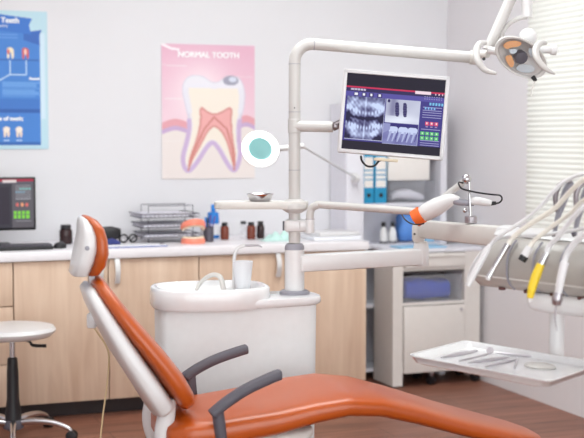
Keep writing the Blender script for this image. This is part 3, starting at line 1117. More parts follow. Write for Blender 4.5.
# ================================================================== STOOL
SD = 6.0
sc_ = W(12, 330, SD)
sz = sc_.z
sb = Vector((sc_.x, sc_.y, 0))
t = Thing('swivel_stool', 'round white stool with black column and chrome five-star base', 'stool', sb)
t.part('seat', MB().lathe([(.12, -.035), (.185, -.03), (.206, -.012), (.210, 0), (.200, .016), (.15, .024), (0, .026)], sb + UZ * sz, seg=48), M['white'])
t.part('seat_plate', MB().box(sb + UZ * (sz - .044), (.14, .10, .014)), M['black'])
t.part('gas_shaft', MB().tube([sb + UZ * .22, sb + UZ * (sz - .045)], .014, 16), M['chrome'])
t.part('column', MB().lathe([(.040, .07), (.038, .14), (.030, .20), (.028, .33), (.024, .40), (.018, .405)], sb), M['black'])
t.part('hub', MB().lathe([(.03, .05), (.05, .06), (.05, .09), (.042, .10)], sb), M['arm'])
lv0 = sb + UZ * (sz - .045)
t.part('lever', MB().tube([lv0 + RV * .04, lv0 + RV * .085 - UZ * .012, lv0 + RV * .10 - UZ * .03, lv0 + RV * .165 - UZ * .032], [.005, .006, .008, .009], 10, smooth=3), M['black'])
for k in range(5):
    an = math.radians(-6 + 72 * k)
    dv = RV * math.cos(an) + FV * math.sin(an)
    lg = t.part('leg', MB().tube([sb + dv * .035 + UZ * .085, sb + dv * .10 + UZ * .095, sb + dv * .2 + UZ * .088, sb + dv * .27 + UZ * .065, sb + dv * .285 + UZ * .05], [.018, .017, .014, .012, .011], 12, smooth=4), M['chrome'])
    ax_ = dv.cross(UZ)
    t.part('caster', MB().lathe([(.012, -.024), (.026, -.02), (.026, -.004), (.018, -.003), (.018, .003), (.026, .004), (.026, .02), (.012, .024)], sb + dv * .29 + UZ * .027, ax_, 20), M['black'], lg)

# ================================================================== DENTAL CHAIR
AV = (RV * .965 + FV * .262).normalized()
BV = ZV.cross(AV)
OC = CF(-.116, 4.65)


def P(a_, b_, z_):
    return OC + AV * a_ + BV * b_ + ZV * z_


chair = Thing('dental_chair', 'orange upholstered dental chair with white shell and dark armrests', 'dental chair', P(-.1, 0, 0))
# seat and leg rest
st = [(-.40, .405, .15, .06), (-.385, .408, .21, .10), (-.32, .415, .25, .13), (-.2, .424, .265, .13, .012), (0, .449, .272, .125, .014), (.15, .478, .272, .11, .010), (.27, .492, .268, .10, .004),
      (.40, .478, .255, .094), (.55, .436, .238, .088), (.75, .370, .218, .083), (.95, .312, .192, .078), (1.05, .286, .162, .07), (1.105, .274, .12, .055), (1.125, .270, .07, .03)]
sp = []
for i in range(len(st) - 1):
    for q in range(4):
        f = q / 4
        a1_, b1_ = list(st[i]) + [0] * (5 - len(st[i])), list(st[i + 1]) + [0] * (5 - len(st[i + 1]))
        sp.append(tuple(x * (1 - f) + y * f for x, y in zip(a1_, b1_)))
sp.append(tuple(list(st[-1]) + [0]))
chair.part('seat', loft(sp, lambda a_, w_, h_: P(a_, w_, h_), n=40, ex=3.2), M['orange'], angle=60)
# backrest
S0 = Vector((-.326, .545)); S1 = Vector((-.632, .985))
sd = (S1 - S0).normalized(); L = (S1 - S0).length
nd = Vector((sd.y, -sd.x))


def Bk(t_, w_, h_):
    q = S0 + sd * t_ + nd * h_
    return P(q.x, w_, q.y)


pad = [(-.045, -.002, .13, .03), (-.036, -.001, .20, .062), (-.01, .002, .235, .08), (.06, .006, .25, .085), (.16, .004, .25, .08), (.3, -.005, .24, .07), (.40, -.008, .215, .062), (.46, -.006, .18, .056), (.50, -.004, .14, .048), (.512, -.004, .09, .03)]
bk = chair.part('backrest', loft(pad, Bk, n=36, ex=3), M['orange'], angle=60)
shl = [(-.002, -.075, .20, .055), (.002, -.078, .235, .075), (.015, -.08, .252, .088), (.1, -.075, .258, .085), (.25, -.07, .248, .08), (.37, -.06, .225, .068), (.45, -.052, .19, .055), (.498, -.044, .15, .042), (.508, -.04, .1, .02)]
bs = chair.part('back_shell', loft(shl, Bk, n=36, ex=3.4), M['white'], angle=60)
# bracket box on the shell with its cable
q0 = W(92.5, 320, 4.55)
chair.part('cable_bracket', MB().box(q0, (.035, .06, .055), ax=(RV, FV, ZV), bev=.008), M['white'], bs)
# headrest
HB = Vector((-.646, .984))


def Hd(t_, w_, h_):
    q = HB + Vector((.045, 1)).normalized() * (t_ * .905) + Vector((1, -.045)).normalized() * h_
    return P(q.x, w_, q.y)


hp = [(-.010, .010, .06, .02), (-.002, .018, .10, .045), (.035, .034, .125, .058), (.085, .041, .135, .058), (.14, .036, .132, .054), (.18, .026, .12, .05), (.21, .006, .10, .044), (.222, -.008, .07, .03), (.227, -.014, .04, .014)]
hdp = chair.part('headrest', loft(hp, Hd, n=32, ex=2.8), M['orange'], angle=60)
hs = [(-.008, -.030, .10, .055), (-.002, -.029, .115, .064), (.05, -.016, .13, .074), (.1, -.008, .135, .076), (.15, -.006, .13, .064), (.19, -.013, .11, .05), (.213, -.02, .085, .032), (.222, -.024, .05, .015)]
hsh = chair.part('headrest_shell', loft(hs, Hd, n=32, ex=3.0), M['white'], hdp, angle=60)
chair.part('adjust_button', MB().lathe([(.008, 0), (.008, .006), (.004, .007)], Hd(.108, -.134, -.016) , -BV, 16), M['grey'], hdp)
chair.part('headrest_bar', MB().box(P(-.63, 0, .965), (.02, .05, .1), ax=(AV, BV, ZV)), M['darksteel'])
# armrests
for sgn, lab in ((-1, None), (1, None)):
    b_ = sgn * .262
    ar = MB()
    rs = []
    dz_ = .052 if sgn < 0 else .018
    pts = [(-.245, .548 - dz_), (-.235, .556 - dz_), (-.19, .580 - dz_ * .8), (-.12, .606 - dz_ * .5), (-.04, .626 - dz_ * .25), (-.002, .634 - dz_ * .15), (.010, .636 - dz_ * .15)]
    fine = []
    for i in range(len(pts) - 1):
        q0_, q1_, q2_, q3_ = [Vector(pts[min(max(j, 0), len(pts) - 1)]) for j in (i - 1, i, i + 1, i + 2)]
        for q in range(4):
            f = q / 4
            fine.append(tuple(.5 * ((2 * q1_) + (q2_ - q0_) * f + (2 * q0_ - 5 * q1_ + 4 * q2_ - q3_) * f * f + (3 * q1_ - q0_ - 3 * q2_ + q3_) * f ** 3)))
    pts = fine + [pts[-1]]
    for i, (a_, z_) in enumerate(pts):
        pn = pts[min(i + 1, len(pts) - 1)]; pp = pts[max(i - 1, 0)]
        tv = Vector((pn[0] - pp[0], pn[1] - pp[1])).normalized()
        nn = Vector((-tv.y, tv.x))
        sc2 = {0: .4, 1: .75, 2: .93}.get(min(i, len(pts) - 1 - i), 1)
        r = []
        for k in range(16):
            an = 2 * math.pi * k / 16
            x = math.copysign(abs(math.cos(an)) ** .6, math.cos(an)) * .026 * sc2
            y = math.copysign(abs(math.sin(an)) ** .6, math.sin(an)) * .0185 * sc2
            r.append(P(a_ + nn.x * y, b_ + x, z_ + nn.y * y))
        rs.append(r)
    am = chair.part('armrest', ar.rings(rs), M['arm'])
    chair.part('armrest_post', MB().tube([P(-.222, b_, .56 - dz_), P(-.218, b_, .48), P(-.205, b_, .38)], [.022, .022, .02], 16, smooth=3), M['arm'], am)
# structure below
for sb_ in (-.15, .15):
    chair.part('back_bracket', MB().tube([P(-.375, sb_, .54), P(-.385, sb_, .48), P(-.395, sb_, .40), P(-.37, sb_, .32), P(-.30, sb_ * .9, .27)], [.028, .032, .034, .034, .03], 16, smooth=5), M['white'])
chair.part('seat_frame', loft([(-.34, .35, .15, .08), (-.3, .35, .19, .10), (0, .355, .2, .095), (.12, .37, .19, .07), (.16, .385, .15, .04)], lambda a_, w_, h_: P(a_, w_, h_), ex=4), M['cream'])
chair.part('lift_column', loft([(.02, .0, .16, .34), (.06, 0, .15, .32), (.33, 0, .13, .26)], lambda t_, w_, h_: P(-.12 + h_, w_, t_), ex=4), M['white'])
chair.part('floor_plate', loft([(0.001, 0, .25, .8), (.03, 0, .25, .8), (.045, 0, .23, .76)], lambda t_, w_, h_: P(-.08 + h_, w_, t_), ex=5), M['grey'])
# cord hanging from the bracket
chair.part('cord', MB().tube([W(93, 326, 4.55), W(97, 332, 4.55), W(106, 346, 4.55), W(109, 358, 4.55), W(107, 385, 4.55), W(103, 415, 4.55), W(100, 445, 4.55), W(99, 475, 4.55), W(110, 484, 4.55)],
                          [.003] * 9, 8, smooth=5), M['beige'])

# ================================================================== CUSPIDOR UNIT WITH POST
PD = 5.36
post0 = W(294.5, 294, PD)
UO = CF(0, 0)
# unit frame: origin under the post
UPo = Vector((post0.x, post0.y, 0))


def Q(a_, b_, z_):
    return UPo + AV * a_ + BV * b_ + ZV * z_


zT = post0.z                       # height of the low part of the top
zBowl = zT + .045
unit = Thing('spittoon_unit', 'white dental spittoon unit with bowl and tall swivel post behind the chair', 'dental unit', Q(-.25, 0, 0))
unit.part('body', loft([(.03, -.26, .325, .27), (.3, -.26, .33, .28), (zT - .025, -.26, .335, .29)], lambda t_, w_, h_: Q(-.26 + w_, .26 + .01 + h_, t_), n=40, ex=7), M['body'], angle=50)
unit.part('plinth', MB().box(Q(-.26, .01, .016), (.6, .24, .03), ax=(AV, BV, ZV)), M['grey'])
# top tray: outline lofted upwards
n_ = 56


def top_outline(s=1.0, bowl=True):
    r = []
    # large rounded bowl half on the left, narrower tongue to the right
    pts = [(-.615, -.03), (-.60, -.12), (-.54, -.175), (-.40, -.19), (-.25, -.185), (-.15, -.165), (-.05, -.15), (.04, -.14), (.095, -.10), (.105, -.02), (.095, .07), (.04, .11), (-.06, .12),
           (-.15, .15), (-.28, .18), (-.42, .185), (-.55, .16), (-.605, .07)]
    return smoothpoly(pts, 2)


to = top_outline()
cx_ = -.25


def ring(z_, s):
    return [Q(cx_ + (x - cx_) * s, y * s, z_) for x, y in to]


unit.part('top_tray', MB().rings([ring(zT - .034, .965), ring(zT - .03, .985), ring(zT - .022, 1), ring(zT - .01, 1), ring(zT, .985), ring(zT + .001, .96)]), M['enamel'], angle=50)
# raised bowl
bc = (-.372, -.003)


def bring(z_, s, ex=3.0):
    r = []
    for k in range(44):
        an = 2 * math.pi * k / 44
        ca, sa = math.cos(an), math.sin(an)
        x = math.copysign(abs(ca) ** (2 / ex), ca) * .250 * s
        y = math.copysign(abs(sa) ** (2 / ex), sa) * .192 * s
        r.append(Q(bc[0] + x, bc[1] + y, z_))
    return r


rim_t = zT + .05
bw_ = unit.part('bowl', MB().rings([bring(zT - .036, .975), bring(zT - .026, 1.0), bring(zT + .02, 1.0), bring(rim_t - .006, .985), bring(rim_t, .96), bring(rim_t, .90), bring(rim_t - .01, .86), bring(zT + .01, .72, 2.4), bring(zT - .015, .4, 2), bring(zT - .02, .1, 2)]), M['enamel'], angle=50)
# rinse spout: arching tube on the bowl
b0 = W(197, 289, 5.38)
unit.part('rinse_spout', MB().tube([W(196, 290, 5.38), W(202, 281, 5.38), W(212, 275, 5.36), W(220, 277, 5.34), W(223, 287, 5.33), W(224, 292, 5.33)], [.009, .009, .010, .011, .012, .012], 14, smooth=5), M['cream'])
unit.part('cup_filler', MB().tube([W(234, 294, 5.36), W(234, 270, 5.36), W(234.5, 256, 5.36), W(238, 248, 5.36), W(245, 245.5, 5.36)], .0075, 14, smooth=5), M['white'])
unit.part('filler_nozzle', MB().tube([W(245, 245.5, 5.36), W(258, 245.5, 5.36), W(262, 247, 5.36)], [.005, .004, .003], 10), M['steel'])
cupb = W(243, 290.5, 5.30)
cz = rim_t
cupb = Vector((cupb.x, cupb.y, W(243, 288, 5.3).z))
cs = unit.part('cup_stand', MB().lathe([(.034, zT - .01 - cupb.z), (.034, -.006), (.03, -.001)], cupb), M['enamel'])
single('plastic_cup', MB().lathe([(.0, 0), (.029, 0), (.031, .003), (.042, .113), (.0435, .115), (.0405, .115), (.029, .006), (0, .006)], cupb), shade_mat('cup_plastic', (250, 250, 252), .5),
       'empty white plastic cup under the filler spout of the spittoon', 'cup')

# post
def zz(py, px=294.5, D=PD):
    return W(px, py, D).z


def pp(z_):
    return Vector((post0.x, post0.y, z_))


unit.part('post_collar', MB().lathe([(.062, zT - .002), (.062, zT + .012), (.052, zT + .018)], UPo, xdir=AV, ex=1.05), M['grey'])
unit.part('post_base', MB().tube([pp(zT + .01), pp(zz(249.5))], .0425, 28), M['white'])
unit.part('post_cap', MB().lathe([(.0425, zz(249.5)), (.041, zz(246)), (.034, zz(243.5))], UPo), M['grey'])
zel = zz(44)
ux_ = (RV * 1.0 + FV * .02).normalized()
armend = W(472, 57.5, 5.36)
adir = (armend - pp(zel)).normalized()
R_ = .075
elb = [pp(zz(243)), pp(zel - R_ - .04), pp(zel - R_)]
for q in range(1, 7):
    an = math.radians(15 * q)
    elb.append(pp(zel - R_) + AV * 0 + (Vector((adir.x, adir.y, 0)).normalized() * (R_ * (1 - math.cos(an)))) + ZV * (R_ * math.sin(an)))
pst = unit.part('post', MB().tube(elb, .0255, 24), M['pipe'])
el_end = elb[-1]
unit.part('lamp_arm', MB().tube([el_end, armend], .0245, 24), M['pipe'])
for y_ in (112, 170):
    unit.part('seam_ring', MB().lathe([(.0262, -.0012), (.0262, .0012)], pp(zz(y_)), seg=28), M['grey'])
unit.part('seam_ring', MB().lathe([(.0262, -.0012), (.0262, .0012)], pp(zel - R_ - .01), seg=28), M['grey'])
unit.part('seam_ring', MB().lathe([(.0262, -.0015), (.0262, .0015)], el_end + adir * .01, adir, seg=28), M['grey'])
unit.part('set_screw', MB().lathe([(.003, 0), (.003, .002)], pp(zz(108)) - FV * .0255, -FV, 10), M['black'])
# monitor arm
mj = W(333, 127, 5.33)
unit.part('monitor_arm', MB().tube([pp(zz(126)), pp(zz(126)) + (mj - pp(zz(126))) * .22, mj], [.030, .0235, .0235], 20)
          .lathe([(.0262, -.03), (.0285, -.028), (.0285, .028), (.0262, .03)], pp(zz(126))), M['pipe'])
# assistant tray with its hub
tz = zz(205)
tr = []
for u_, v_ in smoothpoly([(-.345, -.02), (-.345, .03), (-.32, .07), (-.10, .09), (-.02, .05), (.055, .04), (.062, -.02), (.03, -.05), (-.06, -.05), (-.32, -.06)], 2):
    tr.append((u_, v_))
at = unit.part('side_tray', MB().rings([[pp(tz - .016) + RV * (u * .98) + FV * (v * .95) for u, v in tr], [pp(tz - .012) + RV * u + FV * v for u, v in tr], [pp(tz + .012) + RV * u + FV * v for u, v in tr], [pp(tz + .016) + RV * (u * .985) + FV * (v * .96) for u, v in tr]]), M['cream'])
unit.part('tray_hub', MB().lathe([(.028, -.034), (.036, -.031), (.052, -.020), (.058, -.014), (.058, 0), (.04, .022), (.027, .026)], pp(tz)), M['pipe'])
# clamp block and elbowed camera arm
cb = pp(zz(225.5))
unit.part('clamp_block', MB().box(cb + RV * .006, (.10, .07, .052), ax=(RV, FV, ZV), bev=.012), M['white'])
unit.part('clamp_screw', MB().box(cb - RV * .047 - FV * .01, (.008, .02, .04), ax=(RV, FV, ZV), bev=.002), M['arm'])
DE = 5.30
unit.part('camera_arm_joint', MB().tube([W(310, 233, DE), W(310, 219, DE)], .019, 18).box(cb + RV * .05 - FV * .02, (.06, .05, .045), ax=(RV, FV, ZV), bev=.01), M['white'])
cae = W(416, 211.5, 5.12)
unit.part('camera_arm', MB().tube([W(310, 222, DE), W(310, 215, DE), W(312, 208, DE), W(318, 205.2, DE - .01), W(326, 205, DE - .02), cae], [.0165, .0165, .0165, .0165, .0162, .0162], 20, smooth=4), M['pipe'])
unit.part('arm_seam', MB().lathe([(.0195, -.0015), (.0195, .0015)], W(310, 219, DE), seg=20), M['steel'])
# horizontal beam to the instrument side
bl0 = W(303, 263, PD); bl1 = W(421, 256.5, 5.50)
bdv = (bl1 - bl0); bl_ = bdv.length; bdv.normalize()
bn = ZV.cross(bdv).normalized()
bmid = (bl0 - bdv * .02 + bl1) / 2
unit.part('swing_beam', MB().box(bmid, (bl_ + .02, .075, .072), ax=(bdv, bn, bdv.cross(bn)), bev=.012), M['white'])
jz1, jz0 = W(421, 243, 5.5).z, W(421, 266, 5.5).z
jb = Vector((bl1.x, bl1.y, 0))
unit.part('beam_joint', MB().lathe([(.031, jz0), (.034, jz0 + .004), (.034, jz1 - .02), (.031, jz1)], jb), M['white'])
kz1, kz0 = W(421, 223, 5.5).z, jz1
unit.part('elbow_block', MB().box(Vector((jb.x, jb.y, (kz0 + kz1) / 2)) - RV * .012, (.055, .06, kz1 - kz0), ax=(RV, FV, ZV), bev=.018).lathe([(.027, kz0 - .002), (.027, kz0 + .008)], jb), M['cream'])
# spring arm to the instrument table
s0 = W(424, 229, 5.47); s1 = W(506, 237, 4.72)
sv = (s1 - s0); sl = sv.length; sv.normalize()
sn = ZV.cross(sv).normalized()
unit.part('spring_arm', MB().box((s0 + s1) / 2, (sl, .06, .078), ax=(sv, sn, sv.cross(sn)), bev=.012), M['cream'])
unit.part('arm_screw', MB().lathe([(.005, 0), (.005, .004)], W(414.5, 234, 5.46) , -FV, 10), M['black'])
e1 = W(508, 236, 4.68)
unit.part('arm_end', MB().box(e1, (.11, .08, .082), ax=(sv, sn, sv.cross(sn)), bev=.03), M['white'])

# metal dish on the side tray
dp = W(260, 203, PD) ; dp.z = tz + .0165
t = Thing('kidney_dish', 'small round metal dish on the cream side tray', 'dish', dp)
t.part('bowl', MB().lathe([(.0, 0), (.040, 0), (.046, .004), (.053, .024), (.058, .030), (.058, .032), (.050, .026), (.043, .006), (0, .004)], dp + UZ * .0005, seg=36), M['chrome'])
for k, (dx, an) in enumerate(((-.02, .1), (.015, -.2))):
    q_ = dp + RV * dx + UZ * .010
    e = Thing('small_clamp', ['small steel clamp in the metal dish, nearer the tray tip', 'small steel clamp in the metal dish, nearer the post'][k], 'clamp', q_)
    for s_ in (-1, 1):
        e.part('prong', MB().tube([q_ - RV * .014 + FV * (s_ * .004), q_ + FV * (s_ * .012) + UZ * .004, q_ + RV * .016 + FV * (s_ * .003) + UZ * .012], .002, 8, smooth=3), M['darksteel'])

# ================================================================== X-RAY MONITOR
mc_ = W(393.5, 114.5, 5.22)
ro = math.radians(4.6)
tow = (Vector((0, 0, CAMZ)) - mc_); tow.z = 0; tow.normalize()
nmv = (tow + RV * .04 + ZV * .04).normalized()      # screen normal
mxr = (ZV.cross(nmv)).normalized()
myu = nmv.cross(mxr)
mx2 = mxr * math.cos(ro) - myu * math.sin(ro)
my2 = myu * math.cos(ro) + mxr * math.sin(ro)
mW, mH = .443, .350
mon = Thing('xray_monitor', 'tilted silver framed monitor showing dental x-rays, on the post arm', 'monitor', mc_ - my2 * (mH / 2))
hz = MB().box(mc_ - nmv * .020, (mW, mH, .034), ax=(mx2, my2, nmv), bev=.008)
hsg = mon.part('housing', hz, M['cream'])
mon.part('back_cover', MB().box(mc_ - nmv * .05, (mW * .72, mH * .7, .034), ax=(mx2, my2, nmv), bev=.015), M['cream'], hsg)
sw, sh_ = mW - .034, mH - .034


def vnoise(X, Y, seed=0):
    r = np.zeros(X.shape)
    rg = np.random.RandomState(seed)
    for k in range(7):
        a_, b_, c_ = rg.uniform(-1, 1), rg.uniform(-1, 1), rg.uniform(0, 6)
        r += np.sin(X * a_ + Y * b_ + c_)
    return r / 7


def xray_screen(U, V):
    c = np.zeros(U.shape + (3,))
    c[:] = (22, 12, 34)
    ui = (V > .175) & (V < .885)
    c[ui] = (62, 54, 132)
    c[(V > .165) & (V < .185)] = (206, 40, 84)
    c[(V > .185) & (V < .235)] = (44, 34, 84)
    c[(V > .235) & (V < .30)] = (86, 78, 160)
    c[(V > .165) & (V < .205) & (U > .70) & (U < .86)] = (244, 220, 232)
    c[(np.abs(V - .207) < .012) & (U > .05) & (U < .20) & (np.sin(U * 420) > -.5)] = (214, 206, 232)
    for i, uu in enumerate((.105, .185, .26, .345)):
        c[(np.abs(U - uu) < .024) & (np.abs(V - .268) < .026)] = (48, 40, 100)
        c[(np.abs(U - uu) < (.016, .012, .010, .012)[i]) & (np.abs(V - .268) < .016)] = (238, 238, 250)
    for i in range(3):
        c[(np.abs(U - .91 - i * .035) < .006) & (np.abs(V - .195) < .010)] = (240, 210, 220)
    # panoramic image, stacked
    u = (U - .02) / .385; v = (V - .30) / .565
    pan = (u > 0) & (u < 1) & (v > 0) & (v < 1)
    uu = u - .5
    jaw = np.exp(-((np.abs(uu) - .30) / .16) ** 2) * .55 + .35
    t_ = .62 + .6 * vnoise(u * 26, v * 30, 3) + .4 * vnoise(u * 60, v * 55, 4)
    b1 = np.exp(-((v - .17 - .22 * uu ** 2) / .10) ** 2) * .55
    b2 = np.exp(-((v - .38 + .5 * uu ** 2) / .05) ** 2) * .5 * (.6 + .4 * np.sin(u * 75))
    b3 = np.exp(-((v - .72 + .55 * uu ** 2) / .055) ** 2) * .75 * (.65 + .35 * np.sin(u * 80))
    b4 = np.exp(-((v - .86 + .7 * uu ** 2) / .09) ** 2) * .4
    dk = np.exp(-((v - .50 + .3 * uu ** 2) / .035) ** 2) * .55
    dk += np.exp(-(((np.abs(uu) - .48) / .10) ** 2 + ((v - .52) / .12) ** 2)) * .8
    dk += np.exp(-(((np.abs(uu) - .42) / .12) ** 2 + ((v - .98) / .12) ** 2)) * .8
    sp_ = np.exp(-(uu / .025) ** 2) * .35
    val = np.clip(t_ * jaw * 1.0 + b1 + b2 + b3 + b4 + sp_ - dk, .02, 1)[..., None]
    col = np.array([16, 8, 52.]) * (1 - val) + np.array([206, 220, 255.]) * val ** .9
    c[pan] = col[pan]
    # upper right image with two implants
    u = (U - .415) / .345; v = (V - .30) / .31
    im = (u > 0) & (u < 1) & (v > 0) & (v < 1)
    val = .80 + .12 * vnoise(u * 9, v * 7, 8) - .25 * np.exp(-((u - .22) / .12) ** 2) * (v < .7) + .12 * np.exp(-((v - .85) / .2) ** 2)
    for q in (.34, .57):
        d_ = ((np.abs(u - q - (v - .4) * .06) / .058) ** 4 + ((v - .42) / .30) ** 4) < 1
        val = np.where(d_, .18 + .06 * np.sin(v * 60), val)
    val = np.where(((u - .08) / .04) ** 2 + ((v - .08) / .07) ** 2 < 1, .1, val)
    val = np.clip(val, 0, 1)[..., None]
    col = np.array([20, 12, 70.]) * (1 - val) + np.array([236, 242, 255.]) * val
    c[im] = col[im]
    # lower right image with molars
    u = (U - .405) / .355; v = (V - .62) / .27
    im = (u > 0) & (u < 1) & (v > 0) & (v < 1)
    val = .50 + .10 * vnoise(u * 18, v * 14, 11)
    val = np.where(v < .16 + .1 * np.sin(u * 3), .08, val)
    for cxx, w_ in ((.30, .13), (.58, .14), (.85, .14)):
        crown = ((np.abs(u - cxx) / w_) ** 3 + (np.abs(v - .30) / .17) ** 3) < 1
        val = np.where(crown, .93, val)
        for s_ in (-.55, .45):
            cc = cxx + s_ * w_ - (v - .4) * .16
            rt = (np.abs(u - cc) < .045 * (1.25 - v)) & (v > .38) & (v < .86)
            val = np.where(rt, .78, val)
        gap = (np.abs(u - cxx - w_ - .01 + (v - .3) * .14) < .012) & (v > .2) & (v < .8)
        val = np.where(gap, .22, val)
    val = np.where((u < .2) & (v < .5 - u), .62, val)
    val = np.clip(val, 0, 1)[..., None]
    col = np.array([30, 20, 100.]) * (1 - val) + np.array([214, 226, 255.]) * val
    c[im] = col[im]
    # white frames round the images
    for (a0, a1, b0_, b1_) in ((.02, .405, .30, .865), (.41, .765, .30, .89)):
        e_ = (U > a0) & (U < a1) & (V > b0_) & (V < b1_) & ((np.abs(V - b1_) < .006) | (np.abs(U - a1) < .003))
        c[e_] = (200, 204, 236)
    # side panel
    for k, vv in enumerate((.235, .262, .37, .41, .44, .47, .505, .66, .81, .84, .87)):
        m_ = (np.abs(V - vv) < .004) & (U > .79) & (U < .985)
        if k in (0, 1):
            m_ &= (np.sin(U * 260) > 0)
        c[m_] = (170, 168, 214)
    for i in range(5):
        c[(np.abs(U - .865 - i * .03) < .010) & (np.abs(V - .325) < .017)] = (120, 190, 232)
    for i in range(4):
        c[(np.abs(U - .82 - i * .03) < .009) & (np.abs(V - .385) < .016)] = (132, 182, 232)
    for i in range(3):
        q = (np.abs(U - .845 - i * .048) < .018) & (np.abs(V - .585) < .024)
        c[q] = (226, 84, 120)
        c[(np.abs(U - .845 - i * .048) < .007) & (np.abs(V - .58) < .012)] = (250, 214, 222)
        c[(np.abs(U - .845 - i * .048) < .012) & (np.abs(V - .625) < .006)] = (180, 150, 190)
    for i in range(4):
        for j in range(2):
            q = (np.abs(U - .808 - i * .048) < .019) & (np.abs(V - .715 - j * .062) < .023)
            c[q] = (96, 196, 116)
            c[(np.abs(U - .808 - i * .048) < .006) & (np.abs(V - .715 - j * .062) < .009)] = (210, 240, 214)
    return c


mon_tl = mc_ - mx2 * (sw / 2) + my2 * (sh_ / 2) + nmv * .0008
picture('screen', mon_tl, mx2, -my2, sw, sh_, 300, 250, xray_screen, M['screen'], hsg, mon.loc)
fr = MB()
for s_ in (-1, 1):
    fr.box(mc_ + mx2 * (s_ * (mW / 2 - .009)) + nmv * .001, (.016, mH - .004, .008), ax=(mx2, my2, nmv), bev=.003)
    fr.box(mc_ + my2 * (s_ * (mH / 2 - .009)) + nmv * .001, (mW - .004, .016, .008), ax=(mx2, my2, nmv), bev=.003)
mon.part('bezel', fr, mat('silver_bezel', (206, 203, 206), .35, metal=.15), hsg)
mb_ = W(336.5, 127, 5.25)
mon.part('mount', MB().tube([mj, mc_ - nmv * .06 - mx2 * .12], .018, 14).box(W(335.5, 126, 5.30), (.02, .03, .02), ax=(RV, FV, ZV), bev=.003), M['darksteel'])
mon.part('connector_strip', MB().box(W(386, 160, 5.22), (.10, .02, .012), ax=(mx2, nmv, my2), bev=.003), mat('beige_connector', (214, 200, 176), .5))
mon.part('power_cable', MB().tube([W(361, 156, 5.25), W(362, 161, 5.24), W(367, 166, 5.23), W(374, 166, 5.22), W(379, 161, 5.22), W(382, 160, 5.22)], .0045, 10, smooth=5), M['black'])

# ================================================================== CAMERA HANDPIECE ON THE ARM
hp0 = W(416, 214, 5.12)
ch = Thing('imaging_handpiece', 'white handpiece with orange collar and chrome rod at the arm end', 'imaging device', hp0)
cend = W(423, 218, 5.10)
ch.part('collar', MB().lathe([(.026, -.022), (.036, -.018), (.036, .016), (.03, .02)], W(418.5, 216.5, 5.10), (W(430, 209, 5.08) - W(418, 217, 5.1)), 26), M['orange_band'])
hd_ = ch.part('handle', MB().tube([W(421, 215.5, 5.1), W(426, 212.5, 5.09), W(437, 206.5, 5.07), W(449, 200.5, 5.05), W(455, 199.5, 5.04), W(459, 200.5, 5.035)], [.028, .036, .037, .028, .019, .013], 24, smooth=5), M['white'])
ch.part('neck', MB().tube([W(452, 200, 5.04), W(462, 202.5, 5.03), W(474, 203, 5.02)], [.016, .014, .012], 16, smooth=3), M['grey'])
ch.part('nozzle', MB().tube([W(470, 202, 5.02), W(476, 201, 5.01), W(484, 202, 5.0), W(491, 203.5, 5.0)], [.012, .017, .016, .012], 18, smooth=4), M['white'])
ch.part('cable_plug', MB().tube([W(491, 203.5, 5.0), W(496, 203, 5.0)], [.009, .007], 12), M['black'])
ch.part('upper_strut', MB().tube([W(432, 208, 5.09), W(446, 196, 5.07), W(463, 182.5, 5.04)], [.016, .015, .014], 16), M['pipe'])
ch.part('ball_joint', MB().ball(W(466.5, 179, 5.03), .020), M['chrome'])
ch.part('rod', MB().tube([W(469, 182, 5.02), W(470.5, 217, 5.0)], .006, 14), M['chrome'])
ch.part('rod_knob', MB().lathe([(.02, -.015), (.025, -.012), (.025, .012), (.02, .015)], W(470.8, 219.5, 5.0), seg=24), M['steel'])
ch.part('set_knob', MB().ball(W(465, 210.5, 5.0), .010), M['chrome'])
ch.part('cable', MB().tube([W(463, 183, 5.02), W(458.5, 182.5, 5.0), W(461, 188, 4.99), W(468, 190.5, 4.98), W(480, 193, 4.98), W(492, 194.5, 4.98), W(500, 195.5, 4.98), W(502, 199, 4.98), W(499.5, 202.5, 4.99), W(495, 203.5, 5.0)],
                          .0035, 8, smooth=6), M['black'])
ch.part('cable', MB().tube([W(402, 215, 5.1), W(405, 219.5, 5.08), W(411, 223.5, 5.06), W(418, 224.5, 5.05), W(424, 223.5, 5.06)], .003, 8, smooth=5), M['black'])

# ================================================================== OPERATING LAMP
lamp = Thing('operating_lamp', 'dental operating lamp with oval reflector and two curved handles', 'lamp', W(516, 40, 5.2))
LD = 5.28
jv = W(488, 54, LD)
lamp.part('swivel_joint', MB().tube([armend - adir * .01, armend + adir * .03], .03, 18).tube([W(476, 54, 5.33), jv], .017, 14), M['cream'])
lamp.part('joint_knob', MB().lathe([(.006, 0), (.007, .01)], W(483.5, 59, 5.25), -FV, 12), M['black'])
lamp.part('upper_arm', MB().tube([W(488, 50, 5.36), W(514, -8, 5.36), W(530, -45, 5.36)], .0235, 20), M['pipe'])
lamp.part('yoke_tube', MB().tube([W(527, -45, 5.36), W(527, 0, 5.36), W(527, 17, 5.36)], .0235, 20).lathe([(.0255, -.004), (.0255, .004)], W(527, 4, 5.36)), M['white'])
lamp.part('yoke_hook', MB().tube([W(527, 17, 5.36), W(520, 18, 5.36), W(510, 23, 5.36), W(503, 32, 5.36), W(500, 44, 5.35), W(500, 54, 5.32)], .010, 12, smooth=4), M['pipe'])
lc = W(521, 57.5, 5.2)
ln_ = (Vector((0, 0, CAMZ)) - lc).normalized()
ln_ = (ln_ - ZV * .28 + RV * .22).normalized()
lx = (RV * .82 - ZV * .57)
lx = (lx - ln_ * lx.dot(ln_)).normalized()
ly = ln_.cross(lx)
EXL = 1.72
hd2 = lamp.part('reflector_housing', MB().lathe([(.02, -.075), (.048, -.06), (.068, -.02), (.073, 0), (.071, .006), (.064, .004), (.060, -.006), (.044, -.042), (.0, -.055)], lc, ln_, 44, EXL, lx), M['pipe'])
